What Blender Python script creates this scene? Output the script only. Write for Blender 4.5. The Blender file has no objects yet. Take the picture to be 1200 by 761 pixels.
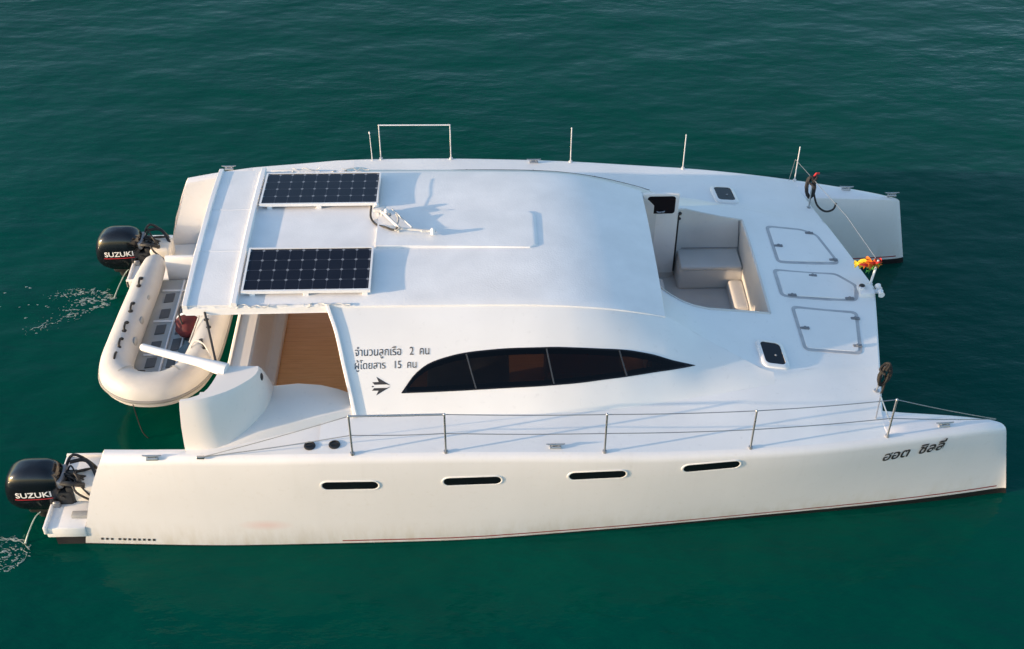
import bpy, bmesh, math, random
import numpy as np
from mathutils import Vector, Matrix

random.seed(7)
scene = bpy.context.scene
COL = scene.collection

# ------------------------------------------------------------------ camera, sky, sun, exposure
cam_data = bpy.data.cameras.new("camera")
cam_data.sensor_width = 36.0
cam_data.lens = 1486.87 / 1200.0 * 36.0
cam_data.clip_start = 0.1
cam_data.clip_end = 3000.0
cam = bpy.data.objects.new("camera", cam_data)
COL.objects.link(cam)
cam.matrix_world = (Matrix.Translation((0.0, -12.3472, 11.0))
                    @ Matrix.Rotation(math.radians(-1.7558), 4, 'Z')
                    @ Matrix.Rotation(math.radians(90.0 - 39.5327), 4, 'X')
                    @ Matrix.Rotation(math.radians(0.2619), 4, 'Z'))
scene.camera = cam

SUN_EL = 10.8
SUN_DIR = Vector((0.972, 0.236, 0.0)).normalized() * math.cos(math.radians(SUN_EL)) + Vector((0, 0, -math.sin(math.radians(SUN_EL))))

world = bpy.data.worlds.new("World")
scene.world = world
world.use_nodes = True
nt = world.node_tree
nt.nodes.clear()
sky = nt.nodes.new("ShaderNodeTexSky")
sky.sky_type = 'NISHITA'
sky.sun_disc = False
sky.sun_elevation = math.radians(SUN_EL)
sky.sun_rotation = math.atan2(-SUN_DIR.x, -SUN_DIR.y)
sky.altitude = 0.0
sky.air_density = 1.0
sky.dust_density = 1.0
sky.ozone_density = 1.6
bg = nt.nodes.new("ShaderNodeBackground")
bg.inputs['Strength'].default_value = 0.15
out = nt.nodes.new("ShaderNodeOutputWorld")
nt.links.new(sky.outputs[0], bg.inputs[0])
nt.links.new(bg.outputs[0], out.inputs[0])

sun_data = bpy.data.lights.new("sun", 'SUN')
sun_data.energy = 3.0
sun_data.angle = math.radians(0.6)
sun_data.color = (0.97, 0.70, 0.45)
sun = bpy.data.objects.new("sun", sun_data)
COL.objects.link(sun)
sun.rotation_euler = SUN_DIR.to_track_quat('-Z', 'Y').to_euler()

scene.view_settings.view_transform = 'Standard'
scene.view_settings.look = 'None'
scene.view_settings.exposure = 1.25
scene.view_settings.gamma = 1.0
scene.view_settings.use_curve_mapping = False

# ------------------------------------------------------------------ material helpers
def new_mat(name):
    m = bpy.data.materials.new(name)
    m.use_nodes = True
    return m, m.node_tree, m.node_tree.nodes['Principled BSDF']

def N(t, kind, **kw):
    n = t.nodes.new(kind)
    for k, v in kw.items():
        setattr(n, k, v)
    return n

def coords(t, scale=(1, 1, 1), loc=(0, 0, 0)):
    tc = N(t, 'ShaderNodeTexCoord')
    mp = N(t, 'ShaderNodeMapping')
    mp.inputs['Scale'].default_value = scale
    mp.inputs['Location'].default_value = loc
    t.links.new(tc.outputs['Object'], mp.inputs['Vector'])
    return mp.outputs[0]

def noise(t, vec, scale, detail=3.0, rough=0.55):
    n = N(t, 'ShaderNodeTexNoise')
    n.inputs['Scale'].default_value = scale
    n.inputs['Detail'].default_value = detail
    n.inputs['Roughness'].default_value = rough
    t.links.new(vec, n.inputs['Vector'])
    return n.outputs[0]

def math_n(t, op, a, b=None, c=None, clamp=False):
    n = N(t, 'ShaderNodeMath', operation=op, use_clamp=clamp)
    for i, v in enumerate((a, b, c)):
        if v is None: continue
        if isinstance(v, (int, float)): n.inputs[i].default_value = v
        else: t.links.new(v, n.inputs[i])
    return n.outputs[0]

def mapr(t, v, a, b, c=0.0, d=1.0):
    n = N(t, 'ShaderNodeMapRange')
    n.inputs[1].default_value = a; n.inputs[2].default_value = b
    n.inputs[3].default_value = c; n.inputs[4].default_value = d
    t.links.new(v, n.inputs[0])
    return n.outputs[0]

def mixc(t, f, a, b):
    n = N(t, 'ShaderNodeMix', data_type='RGBA')
    if isinstance(f, (int, float)): n.inputs[0].default_value = f
    else: t.links.new(f, n.inputs[0])
    for i, v in ((6, a), (7, b)):
        if isinstance(v, tuple): n.inputs[i].default_value = (*v, 1.0)
        else: t.links.new(v, n.inputs[i])
    return n.outputs[2]

def bump(t, bs, h, strength, dist):
    b = N(t, 'ShaderNodeBump')
    b.inputs['Strength'].default_value = strength
    b.inputs['Distance'].default_value = dist
    t.links.new(h, b.inputs['Height'])
    t.links.new(b.outputs[0], bs.inputs['Normal'])

def painted(name, col, rough=0.4, var=0.06, vscale=1.2, bstr=0.0, bscale=60.0, bdist=0.003, metal=0.0, spec=0.5, dirt=None):
    """paint / plastic / fabric with broad tone variation, specks and a fine grain"""
    m, t, b = new_mat(name)
    v = coords(t)
    n1 = noise(t, v, vscale, 4.0)
    n2 = noise(t, v, vscale * 14, 3.0)
    dark = tuple(c * (1 - var * 2.2) for c in col)
    lite = tuple(min(1, c * (1 + var)) for c in col)
    c1 = mixc(t, mapr(t, n1, 0.3, 0.7), dark, lite)
    c2 = mixc(t, mapr(t, n2, 0.62, 0.8, 0.0, 0.35), c1, dirt or tuple(c * 0.72 for c in col))
    t.links.new(c2, b.inputs['Base Color'])
    t.links.new(mapr(t, n1, 0.3, 0.7, rough * 0.8, min(1, rough * 1.25)), b.inputs['Roughness'])
    b.inputs['Metallic'].default_value = metal
    b.inputs['Specular IOR Level'].default_value = spec
    if bstr > 0:
        bump(t, b, noise(t, v, bscale, 2.0), bstr, bdist)
    return m

M = {}
M['gelcoat'] = painted('white_gelcoat', (0.80, 0.79, 0.77), 0.32, 0.03, 0.9, 0.08, 40, 0.002)
M['nonskid'] = painted('white_nonskid_deck', (0.80, 0.80, 0.79), 0.6, 0.03, 1.3, 0.5, 160, 0.003)
M['roofpaint'] = painted('white_roof_paint', (0.81, 0.80, 0.79), 0.5, 0.04, 2.2, 0.45, 50, 0.004, dirt=(0.66, 0.66, 0.66))
M['warmlit_coat'] = painted('warm_lit_gelcoat', (0.80, 0.745, 0.685), 0.4, 0.03, 1.0, 0.08, 40, 0.002)  # white gelcoat tinted warm: low-sun glow on wing, coaming, bench put into colour
M['wellcoat'] = painted('shaded_well_gelcoat', (0.60, 0.59, 0.57), 0.4, 0.05, 1.5, 0.1, 40, 0.002)  # white gelcoat darkened: shade inside the enclosed front well is in the colour
M['cream'] = painted('cream_gelcoat', (0.78, 0.73, 0.64), 0.4, 0.05, 1.5, 0.1, 40, 0.002)
M['alu'] = painted('white_powder_coated_aluminium', (0.76, 0.76, 0.76), 0.35, 0.03, 2.0)
M['steel_white'] = painted('dull_white_metal', (0.62, 0.62, 0.61), 0.4, 0.08, 6.0)
M['steel'] = painted('stainless_steel', (0.50, 0.50, 0.50), 0.28, 0.05, 6.0, metal=0.85)
M['wire'] = painted('grey_stainless_wire', (0.30, 0.31, 0.32), 0.4, 0.05, 6.0, metal=0.5)
M['rubber'] = painted('black_rubber', (0.015, 0.015, 0.016), 0.55, 0.1, 4.0)
M['blackplastic'] = painted('black_plastic', (0.02, 0.02, 0.021), 0.45, 0.1, 6.0)
M['cowl'] = painted('glossy_black_cowling', (0.006, 0.007, 0.010), 0.14, 0.1, 3.0, spec=0.6)
M['letter_white'] = painted('white_lettering', (0.78, 0.78, 0.78), 0.4, 0.02, 8.0)
M['letter_red'] = painted('red_pinstripe', (0.45, 0.03, 0.04), 0.4, 0.02, 8.0)
M['letter_dark'] = painted('dark_lettering', (0.035, 0.033, 0.035), 0.5, 0.08, 8.0)
M['glass'] = painted('smoked_dark_glass', (0.006, 0.007, 0.010), 0.06, 0.1, 2.0, spec=0.35)
M['glass2'] = painted('smoked_brown_glass', (0.012, 0.008, 0.009), 0.07, 0.2, 2.0, spec=0.35)
def tinted(name, tint):
    m, t, bs = new_mat(name)
    t.nodes.remove(bs)
    tr = N(t, 'ShaderNodeBsdfTransparent'); tr.inputs[0].default_value = (*tint, 1)
    gl = N(t, 'ShaderNodeBsdfGlossy'); gl.inputs['Roughness'].default_value = 0.04; gl.inputs[0].default_value = (0.9, 0.9, 0.9, 1)
    v = coords(t)
    bp = N(t, 'ShaderNodeBump'); bp.inputs['Strength'].default_value = 0.15; bp.inputs['Distance'].default_value = 0.02
    t.links.new(noise(t, v, 2.5, 2.0), bp.inputs['Height']); t.links.new(bp.outputs[0], gl.inputs['Normal'])
    fr = N(t, 'ShaderNodeFresnel'); fr.inputs[0].default_value = 1.38
    t.links.new(bp.outputs[0], fr.inputs['Normal'])
    mx = N(t, 'ShaderNodeMixShader')
    t.links.new(fr.outputs[0], mx.inputs[0]); t.links.new(tr.outputs[0], mx.inputs[1]); t.links.new(gl.outputs[0], mx.inputs[2])
    t.links.new(mx.outputs[0], t.nodes['Material Output'].inputs[0])
    return m
M['tint'] = tinted('smoked_window_acrylic', (0.06, 0.057, 0.06))
M['leather'] = painted('red_brown_leather', (0.22, 0.075, 0.05), 0.5, 0.1, 3.0)
M['tarp'] = painted('blue_grey_tarpaulin', (0.10, 0.15, 0.18), 0.7, 0.15, 5.0, 0.6, 14, 0.02)
M['frame_dark'] = painted('dark_window_surround', (0.008, 0.009, 0.012), 0.2, 0.1, 2.0, spec=0.35)
M['divider'] = painted('grey_window_divider', (0.05, 0.055, 0.06), 0.3, 0.05, 4.0)
M['groove'] = painted('grey_hatch_seal', (0.42, 0.43, 0.45), 0.7, 0.08, 8.0)
M['latch'] = painted('grey_hatch_hardware', (0.22, 0.23, 0.25), 0.45, 0.1, 10.0, metal=0.3)
M['tube'] = painted('beige_grey_inflatable_fabric', (0.53, 0.525, 0.51), 0.55, 0.05, 3.0, 0.25, 30, 0.006)
M['tubepatch'] = painted('grey_reinforcing_patch', (0.38, 0.38, 0.36), 0.6, 0.06, 5.0)
M['strake'] = painted('grey_rubbing_strake', (0.22, 0.22, 0.21), 0.6, 0.06, 5.0)
M['floor_alu'] = painted('grey_dinghy_floor', (0.40, 0.41, 0.40), 0.5, 0.06, 4.0)
M['slat_dark'] = painted('dark_grey_floor_pad', (0.10, 0.105, 0.11), 0.65, 0.08, 6.0)
M['maroon'] = painted('maroon_fabric', (0.12, 0.018, 0.022), 0.85, 0.25, 9.0, 0.5, 60, 0.006)
M['rope_white'] = painted('white_rope', (0.68, 0.66, 0.62), 0.8, 0.08, 20.0, 0.5, 120, 0.004)
M['rope_dark'] = painted('dark_rope', (0.02, 0.02, 0.022), 0.8, 0.1, 20.0, 0.5, 120, 0.004)
M['rope_brown'] = painted('weathered_tan_rope', (0.018, 0.016, 0.014), 0.85, 0.2, 20.0, 0.5, 120, 0.004)
M['ribbon_orange'] = painted('orange_ribbon', (0.85, 0.22, 0.02), 0.7, 0.15, 14.0)
M['ribbon_yellow'] = painted('yellow_ribbon', (0.85, 0.58, 0.03), 0.7, 0.12, 14.0)
M['ribbon_green'] = painted('green_ribbon', (0.06, 0.32, 0.05), 0.7, 0.15, 14.0)
M['ribbon_red'] = painted('red_ribbon', (0.55, 0.03, 0.03), 0.7, 0.15, 14.0)
M['canvas'] = painted('white_awning_canvas', (0.74, 0.73, 0.71), 0.8, 0.07, 5.0, 0.8, 22, 0.012)
M['greyplastic'] = painted('grey_plastic', (0.30, 0.31, 0.31), 0.5, 0.08, 6.0)
M['antifoul'] = painted('dark_antifouling', (0.018, 0.016, 0.018), 0.6, 0.1, 4.0)
M['foam'] = painted('white_sea_foam', (0.55, 0.63, 0.58), 0.6, 0.1, 20.0)
M['foam'].node_tree.nodes['Principled BSDF'].inputs['Alpha'].default_value = 0.42
M['spray'] = painted('pale_water_jet', (0.36, 0.45, 0.40), 0.3, 0.1, 20.0)

def hull_material():
    m, t, b = new_mat('hull_gelcoat_with_boot_stripe')
    v = coords(t)
    sep = N(t, 'ShaderNodeSeparateXYZ'); t.links.new(v, sep.inputs[0])
    X, Z = sep.outputs[0], sep.outputs[2]
    n1 = noise(t, v, 0.8, 4.0); n2 = noise(t, v, 16.0, 3.0)
    base = mixc(t, mapr(t, n1, 0.3, 0.7), (0.735, 0.725, 0.725), (0.785, 0.775, 0.78))
    base = mixc(t, mapr(t, n2, 0.6, 0.8, 0, 0.25), base, (0.62, 0.59, 0.54))
    # yellowed scum just above the water
    vs = coords(t, (3.0, 3.0, 0.8))
    ns = noise(t, vs, 2.2, 5.0, 0.65)
    scum = math_n(t, 'MULTIPLY', mapr(t, Z, 0.05, 0.40, 1.0, 0.0), mapr(t, ns, 0.40, 0.72, 0.0, 0.55))
    base = mixc(t, scum, base, (0.52, 0.46, 0.36))
    # faint rain streaks down the topsides
    st = noise(t, coords(t, (7.0, 1.0, 0.35)), 1.6, 4.0, 0.6)
    base = mixc(t, math_n(t, 'MULTIPLY', mapr(t, st, 0.52, 0.75, 0.0, 0.09), mapr(t, Z, 1.25, 0.2, 1.0, 0.3)), base, (0.56, 0.54, 0.50))
    # pink scuff left by a fender
    def spot(cx, cz, rx, rz):
        dx = math_n(t, 'DIVIDE', math_n(t, 'SUBTRACT', X, cx), rx)
        dz = math_n(t, 'DIVIDE', math_n(t, 'SUBTRACT', Z, cz), rz)
        r = math_n(t, 'SQRT', math_n(t, 'ADD', math_n(t, 'MULTIPLY', dx, dx), math_n(t, 'MULTIPLY', dz, dz)))
        return mapr(t, r, 0.1, 1.0, 1.0, 0.0)
    base = mixc(t, math_n(t, 'MULTIPLY', spot(-2.42, 0.36, 0.32, 0.10), 0.45), base, (0.74, 0.44, 0.40))
    # red boot stripe and dark bottom paint that climb towards the bow
    tt = mapr(t, X, 0.0, 6.1, 0.0, 1.0)
    z_dark = math_n(t, 'ADD', 0.015, math_n(t, 'MULTIPLY', tt, 0.075))
    in_dark = math_n(t, 'LESS_THAN', Z, z_dark)
    z_r0 = math_n(t, 'ADD', z_dark, 0.035)
    z_r1 = math_n(t, 'ADD', z_r0, 0.019)
    in_red = math_n(t, 'MULTIPLY', math_n(t, 'GREATER_THAN', Z, z_r0), math_n(t, 'LESS_THAN', Z, z_r1))
    in_red = math_n(t, 'MULTIPLY', in_red, math_n(t, 'GREATER_THAN', X, -1.6))
    in_red = math_n(t, 'MULTIPLY', in_red, math_n(t, 'LESS_THAN', X, 5.98))
    base = mixc(t, in_red, base, (0.30, 0.035, 0.04))
    base = mixc(t, in_dark, base, (0.02, 0.017, 0.018))
    t.links.new(base, b.inputs['Base Color'])
    b.inputs['Roughness'].default_value = 0.30
    bump(t, b, noise(t, v, 5.0, 2.0), 0.05, 0.01)
    return m
M['hull'] = hull_material()

def wood_material():
    m, t, b = new_mat('varnished_teak_planks')
    v = coords(t)
    sep = N(t, 'ShaderNodeSeparateXYZ'); t.links.new(v, sep.inputs[0])
    vs = coords(t, (1.2, 14.0, 14.0))
    n1 = noise(t, vs, 2.5, 5.0, 0.6)
    n3 = noise(t, v, 1.1, 2.0)
    c = mixc(t, mapr(t, n1, 0.3, 0.7), (0.72, 0.34, 0.12), (0.86, 0.46, 0.20))
    c = mixc(t, mapr(t, n3, 0.35, 0.7, 0, 0.5), c, (0.68, 0.32, 0.11))
    seam = math_n(t, 'LESS_THAN', math_n(t, 'FRACT', math_n(t, 'MULTIPLY', sep.outputs[1], 12.0)), 0.07)
    c = mixc(t, math_n(t, 'MULTIPLY', seam, 0.2), c, (0.30, 0.12, 0.045))
    t.links.new(c, b.inputs['Base Color'])
    b.inputs['Roughness'].default_value = 0.38
    return m
M['teak'] = wood_material()

def solar_material():
    m, t, b = new_mat('solar_cells')
    v = coords(t)
    sep = N(t, 'ShaderNodeSeparateXYZ'); t.links.new(v, sep.inputs[0])
    def tri(o, n):   # distance to the nearest cell border, 0..0.5 of a cell
        f = math_n(t, 'FRACT', math_n(t, 'MULTIPLY', o, n))
        return math_n(t, 'MINIMUM', f, math_n(t, 'SUBTRACT', 1.0, f))
    dx = tri(sep.outputs[0], 9 / 1.37); dy = tri(sep.outputs[1], 4 / 0.69)
    line = math_n(t, 'LESS_THAN', math_n(t, 'MINIMUM', dx, dy), 0.028)
    dia = math_n(t, 'LESS_THAN', math_n(t, 'ADD', dx, dy), 0.13)
    n1 = noise(t, v, 5.0, 2.0)
    c = mixc(t, n1, (0.004, 0.005, 0.012), (0.010, 0.011, 0.020))
    c = mixc(t, line, c, (0.035, 0.038, 0.05))
    c = mixc(t, dia, c, (0.20, 0.215, 0.24))
    t.links.new(c, b.inputs['Base Color'])
    b.inputs['Roughness'].default_value = 0.13
    b.inputs['Specular IOR Level'].default_value = 0.3
    return m
M['solar'] = solar_material()

def water_material():
    m, t, b = new_mat('sea_water')
    v = coords(t)
    sep = N(t, 'ShaderNodeSeparateXYZ'); t.links.new(v, sep.inputs[0])
    big = noise(t, v, 0.11, 3.0)
    c = mixc(t, mapr(t, big, 0.3, 0.7), (0.00001, 0.046, 0.031), (0.00002, 0.056, 0.041))
    t.links.new(c, b.inputs['Base Color'])
    b.inputs['Roughness'].default_value = 0.05
    b.inputs['IOR'].default_value = 1.333
    b.inputs['Specular IOR Level'].default_value = 0.22
    b.inputs['Specular Tint'].default_value = (0.20, 0.90, 0.90, 1.0)
    def rot(sc, ang, loc):
        tc = N(t, 'ShaderNodeTexCoord'); mp = N(t, 'ShaderNodeMapping')
        mp.inputs['Scale'].default_value = sc; mp.inputs['Rotation'].default_value = (0, 0, math.radians(ang)); mp.inputs['Location'].default_value = loc
        t.links.new(tc.outputs['Object'], mp.inputs['Vector'])
        return mp.outputs[0]
    w1 = noise(t, rot((0.55, 1.0, 1.0), 12, (0, 0, 0)), 0.9, 3.0, 0.5)
    w2 = noise(t, rot((0.42, 1.0, 1.0), -9, (3, 7, 0)), 2.6, 4.0, 0.6)
    w3 = noise(t, rot((0.55, 1.0, 1.0), 16, (9, 2, 0)), 7.0, 3.0, 0.6)
    # the wind ruffles the water in patches, most of all beyond the bow; by the boat it lies calmer
    gust = noise(t, rot((0.6, 1.0, 1.0), 10, (1.7, 4.0, 0)), 0.17, 3.0, 0.55)
    open_w = mapr(t, math_n(t, 'ADD', sep.outputs[1], math_n(t, 'MULTIPLY', sep.outputs[0], 0.55)), -4.0, 16.0, 0.30, 1.0)
    patch = mapr(t, gust, 0.44, 0.68, 0.10, 1.15)
    amp = math_n(t, 'MULTIPLY', open_w, patch)
    near_w = mapr(t, sep.outputs[1], -3.0, -1.0, 0.020, 0.012)
    small = math_n(t, 'ADD', math_n(t, 'MULTIPLY', w2, 0.036), math_n(t, 'MULTIPLY', w3, 0.007))
    h = math_n(t, 'ADD', math_n(t, 'MULTIPLY', w1, 0.085),
               math_n(t, 'ADD', math_n(t, 'MULTIPLY', amp, small), math_n(t, 'MULTIPLY', w2, near_w)))
    bump(t, b, h, 1.0, 1.0)
    return m
M['water'] = water_material()

# ------------------------------------------------------------------ object helpers
ORIGIN = {}
def thing(name, label, cat, loc, group=None):
    o = bpy.data.objects.new(name, None)
    o.empty_display_size = 0.2
    COL.objects.link(o)
    o.location = loc
    o['label'] = label; o['category'] = cat
    if group: o['group'] = group
    ORIGIN[o.name] = Vector(loc)
    return o

def origin_of(o):
    while o.parent is not None:
        o = o.parent
    return ORIGIN.get(o.name, Vector((0, 0, 0)))

class MB:
    def __init__(self):
        self.v = []; self.f = []
    def add(self, verts, faces):
        b = len(self.v)
        self.v += [tuple(float(c) for c in p) for p in verts]
        self.f += [tuple(b + i for i in f) for f in faces]
        return self
    def grid(self, rows, close_v=False, close_u=False):
        nr, nc = len(rows), len(rows[0])
        V = [p for r in rows for p in r]; F = []
        for i in range(nr - (0 if close_u else 1)):
            for j in range(nc - (0 if close_v else 1)):
                a = i * nc + j; b_ = i * nc + (j + 1) % nc
                c = ((i + 1) % nr) * nc + (j + 1) % nc; d = ((i + 1) % nr) * nc + j
                F.append((a, b_, c, d))
        return self.add(V, F)
    def poly(self, pts):
        return self.add(pts, [tuple(range(len(pts)))])
    def box(self, lo, hi, bev=0.0, seg=2):
        bm = bmesh.new()
        bmesh.ops.create_cube(bm, size=1.0)
        for v in bm.verts:
            v.co = Vector([lo[i] + (v.co[i] + 0.5) * (hi[i] - lo[i]) for i in range(3)])
        if bev > 0:
            bmesh.ops.bevel(bm, geom=bm.edges[:], offset=bev, segments=seg, profile=0.5, affect='EDGES')
        return self.bm(bm)
    def bm(self, bm, mat=None):
        bm.verts.index_update()
        vs = [(mat @ v.co) if mat else v.co for v in bm.verts]
        self.add(vs, [[v.index for v in f.verts] for f in bm.faces])
        bm.free()
        return self
    def prism(self, poly, z0, z1, top=None, bev=0.0):
        """vertical prism over polygon [(x,y)], z1 may be a list"""
        bm = bmesh.new()
        n = len(poly)
        top = top or poly
        zt = z1 if isinstance(z1, (list, tuple)) else [z1] * n
        zb = z0 if isinstance(z0, (list, tuple)) else [z0] * n
        lo = [bm.verts.new((p[0], p[1], z)) for p, z in zip(poly, zb)]
        hi = [bm.verts.new((p[0], p[1], z)) for p, z in zip(top, zt)]
        bm.faces.new(lo[::-1]); tf = bm.faces.new(hi)
        for i in range(n):
            bm.faces.new((lo[i], lo[(i + 1) % n], hi[(i + 1) % n], hi[i]))
        bmesh.ops.recalc_face_normals(bm, faces=bm.faces[:])
        if bev > 0:
            bmesh.ops.bevel(bm, geom=list(tf.edges), offset=bev, segments=3, profile=0.5, affect='EDGES')
        return self.bm(bm)
    def tube(self, pts, r, n=10, cap=True, smooth_path=0):
        P = [Vector(p) for p in pts]
        if smooth_path:
            P = catmull(P, smooth_path)
        R = r if isinstance(r, (list, tuple)) else [r] * len(P)
        if len(R) != len(P):
            R = list(np.interp(np.linspace(0, 1, len(P)), np.linspace(0, 1, len(R)), R))
        rings = []
        up = None
        for i, p in enumerate(P):
            d = (P[min(i + 1, len(P) - 1)] - P[max(i - 1, 0)]).normalized()
            if up is None:
                up = d.orthogonal().normalized()
            u = (up - d * up.dot(d))
            u = u.normalized() if u.length > 1e-6 else d.orthogonal().normalized()
            w = d.cross(u); up = u
            rings.append([p + (u * math.cos(a) + w * math.sin(a)) * R[i] for a in [2 * math.pi * k / n for k in range(n)]])
        b = len(self.v)
        self.grid(rings, close_v=True)
        if cap:
            self.f.append(tuple(b + k for k in range(n))[::-1])
            self.f.append(tuple(b + (len(P) - 1) * n + k for k in range(n)))
        return self
    def ball(self, c, r, nu=14, nv=9):
        r = r if isinstance(r, (tuple, list)) else (r, r, r)
        rows = []
        for i in range(nv + 1):
            a = math.pi * i / nv - math.pi / 2
            rows.append([(c[0] + r[0] * math.cos(a) * math.cos(b), c[1] + r[1] * math.cos(a) * math.sin(b), c[2] + r[2] * math.sin(a))
                         for b in [2 * math.pi * k / nu for k in range(nu)]])
        return self.grid(rows, close_v=True)
    def cyl(self, p0, p1, r, n=16):
        return self.tube([p0, p1], r, n)
    def pieces(self):
        par = list(range(len(self.v)))
        def find(i):
            while par[i] != i:
                par[i] = par[par[i]]; i = par[i]
            return i
        key = {}
        for i, p in enumerate(self.v):
            k = (round(p[0], 4), round(p[1], 4), round(p[2], 4))
            if k in key: par[find(i)] = find(key[k])
            else: key[k] = i
        for f in self.f:
            for i in f[1:]: par[find(i)] = find(f[0])
        groups = {}
        for f in self.f: groups.setdefault(find(f[0]), []).append(f)
        for fs in groups.values():
            mb = MB(); ix = {}
            for f in fs:
                for i in f:
                    if i not in ix: ix[i] = len(mb.v); mb.v.append(self.v[i])
                mb.f.append(tuple(ix[i] for i in f))
            yield mb
    def build_each(self, name, mat, parent=None, angle=35.0):
        """every loose piece becomes an object of its own"""
        return [p.build(name, mat, parent, angle) for p in self.pieces()]
    def build(self, name, mat, parent=None, angle=35.0, label=None):
        o0 = origin_of(parent) if parent is not None else Vector((0, 0, 0))
        me = bpy.data.meshes.new(name)
        me.from_pydata([tuple(Vector(p) - o0) for p in self.v], [], self.f)
        bm = bmesh.new(); bm.from_mesh(me)
        bmesh.ops.remove_doubles(bm, verts=bm.verts[:], dist=0.0004)
        bmesh.ops.recalc_face_normals(bm, faces=bm.faces[:])
        bm.to_mesh(me); bm.free()
        me.polygons.foreach_set('use_smooth', [True] * len(me.polygons))
        me.set_sharp_from_angle(angle=math.radians(angle))
        me.materials.append(mat if not isinstance(mat, str) else M[mat])
        o = bpy.data.objects.new(name, me)
        COL.objects.link(o)
        if parent is not None: o.parent = parent
        if label: o['label'] = label
        return o

def catmull(P, n):
    P = [Vector(p) for p in P]
    out = []
    for i in range(len(P) - 1):
        p0, p1, p2, p3 = P[max(i - 1, 0)], P[i], P[i + 1], P[min(i + 2, len(P) - 1)]
        for k in range(n):
            t = k / n
            out.append(0.5 * ((2 * p1) + (p2 - p0) * t + (2 * p0 - 5 * p1 + 4 * p2 - p3) * t * t + (3 * p1 - p0 - 3 * p2 + p3) * t ** 3))
    out.append(P[-1])
    return out

def tag(o, label, cat, group=None, kind=None):
    if label: o['label'] = label
    if cat: o['category'] = cat
    if group: o['group'] = group
    if kind: o['kind'] = kind
    return o

def text_mesh(body, size=1.0, shear=0.0, bold=0.0, spacing=1.0):
    """outline of the words as (verts, faces), left edge at u = 0, unit = letter size"""
    c = bpy.data.curves.new('lettering_source', 'FONT')
    c.body = body; c.size = size; c.shear = shear; c.offset = bold; c.space_character = spacing
    c.resolution_u = 3
    o = bpy.data.objects.new('lettering_source', c)
    COL.objects.link(o)
    bpy.context.view_layer.update()
    me = bpy.data.meshes.new_from_object(o)
    V = [v.co.copy() for v in me.vertices]; F = [tuple(p.vertices) for p in me.polygons]
    bpy.data.objects.remove(o); bpy.data.meshes.remove(me); bpy.data.curves.remove(c)
    return V, F
def pchip(xs, ys):
    xs=np.array(xs,float); ys=np.array(ys,float); h=np.diff(xs); d=np.diff(ys)/h
    m=np.zeros(len(xs)); m[0]=d[0]; m[-1]=d[-1]
    for i in range(1,len(xs)-1):
        if d[i-1]*d[i]>0:
            w1=2*h[i]+h[i-1]; w2=h[i]+2*h[i-1]; m[i]=(w1+w2)/(w1/d[i-1]+w2/d[i])
    def f(x):
        x=min(max(float(x),xs[0]),xs[-1]); i=min(int(np.searchsorted(xs,x,'right'))-1,len(xs)-2)
        t=(x-xs[i])/h[i]
        return ((1+2*t)*(1-t)**2*ys[i]+t*(1-t)**2*h[i]*m[i]+t*t*(3-2*t)*ys[i+1]+t*t*(t-1)*h[i]*m[i+1])
    return f
SX=[-4.5,-4.0,-3.16,-2.4,-1.75,-0.8,0.5,1.0,1.46,2.04,2.5,2.9,3.3,3.8,4.42,5.0,5.5,5.82,6.13]
Yd=pchip(SX,[2.69,2.74,2.80,2.85,2.88,2.885,2.875,2.87,2.86,2.83,2.80,2.77,2.73,2.66,2.55,2.44,2.345,2.285,2.24])
Zd=pchip(SX,[1.31,1.35,1.40,1.43,1.46,1.46,1.43,1.41,1.385,1.355,1.335,1.32,1.30,1.275,1.24,1.205,1.175,1.15,1.10])
BX=[-2.87,-1.75,-0.8,0.5,1.0,1.46,2.04,2.5,2.9,3.3,3.8,4.42,4.6]
Yb=pchip(BX,[2.33,2.33,2.32,2.31,2.28,2.22,2.10,2.00,1.91,1.80,1.66,1.49,1.45])
Zb=pchip(BX,[1.47,1.47,1.47,1.445,1.43,1.41,1.395,1.39,1.385,1.37,1.335,1.275,1.27])
CXs=[-1.75,-0.8,0.5,0.95,1.3,1.65,2.04,2.14,2.3,2.5,2.9,3.3,3.8,4.42,4.6]
Yc=pchip(CXs,[1.35,1.337,1.335,1.335,1.322,1.297,1.265,1.265,1.285,1.33,1.51,1.68,1.55,1.40,1.36])
Zc=pchip(CXs,[2.225,2.22,2.20,2.175,2.132,2.06,1.95,1.905,1.805,1.685,1.545,1.435,1.37,1.29,1.283])
_ab=pchip([-2,1.5,2.1,2.9,3.3,4.6],[.085,.085,.07,.02,.0,.0])
_sh=pchip([1.46,1.65,1.86,2.08,2.24,2.4],[-1.38,-1.43,-1.50,-1.59,-1.71,-1.8])
def flank(X,t):
    y0,z0,y1,z1=Yb(X),Zb(X),Yc(X),Zc(X); b=_ab(X)
    dy,dz=y1-y0,z1-z0; L=np.hypot(dy,dz)+1e-9; ny,nz=dz/L,-dy/L
    my,mz=(y0+y1)/2+ny*b*2,(z0+z1)/2+nz*b*2
    y=(1-t)**2*y0+2*t*(1-t)*my+t*t*y1; z=(1-t)**2*z0+2*t*(1-t)*mz+t*t*z1
    return y,z
def flank_at(X,z):
    lo,hi=0,1
    for _ in range(40):
        m=(lo+hi)/2
        if flank(X,m)[1]<z: lo=m
        else: hi=m
    return flank(X,(lo+hi)/2)[0]
Yw=pchip([-4.6,-2.57,-.66,1.28,3.26,4.78,5.6,6.13],[2.78,2.86,2.85,2.74,2.57,2.43,2.33,2.25])
def hull_side(X,z):
    ys,zs=Yd(X)+.07,Zd(X)-.10
    u=z/zs; return Yw(X)+(ys-Yw(X))*(u*1.25-.25*u*u)

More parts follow.
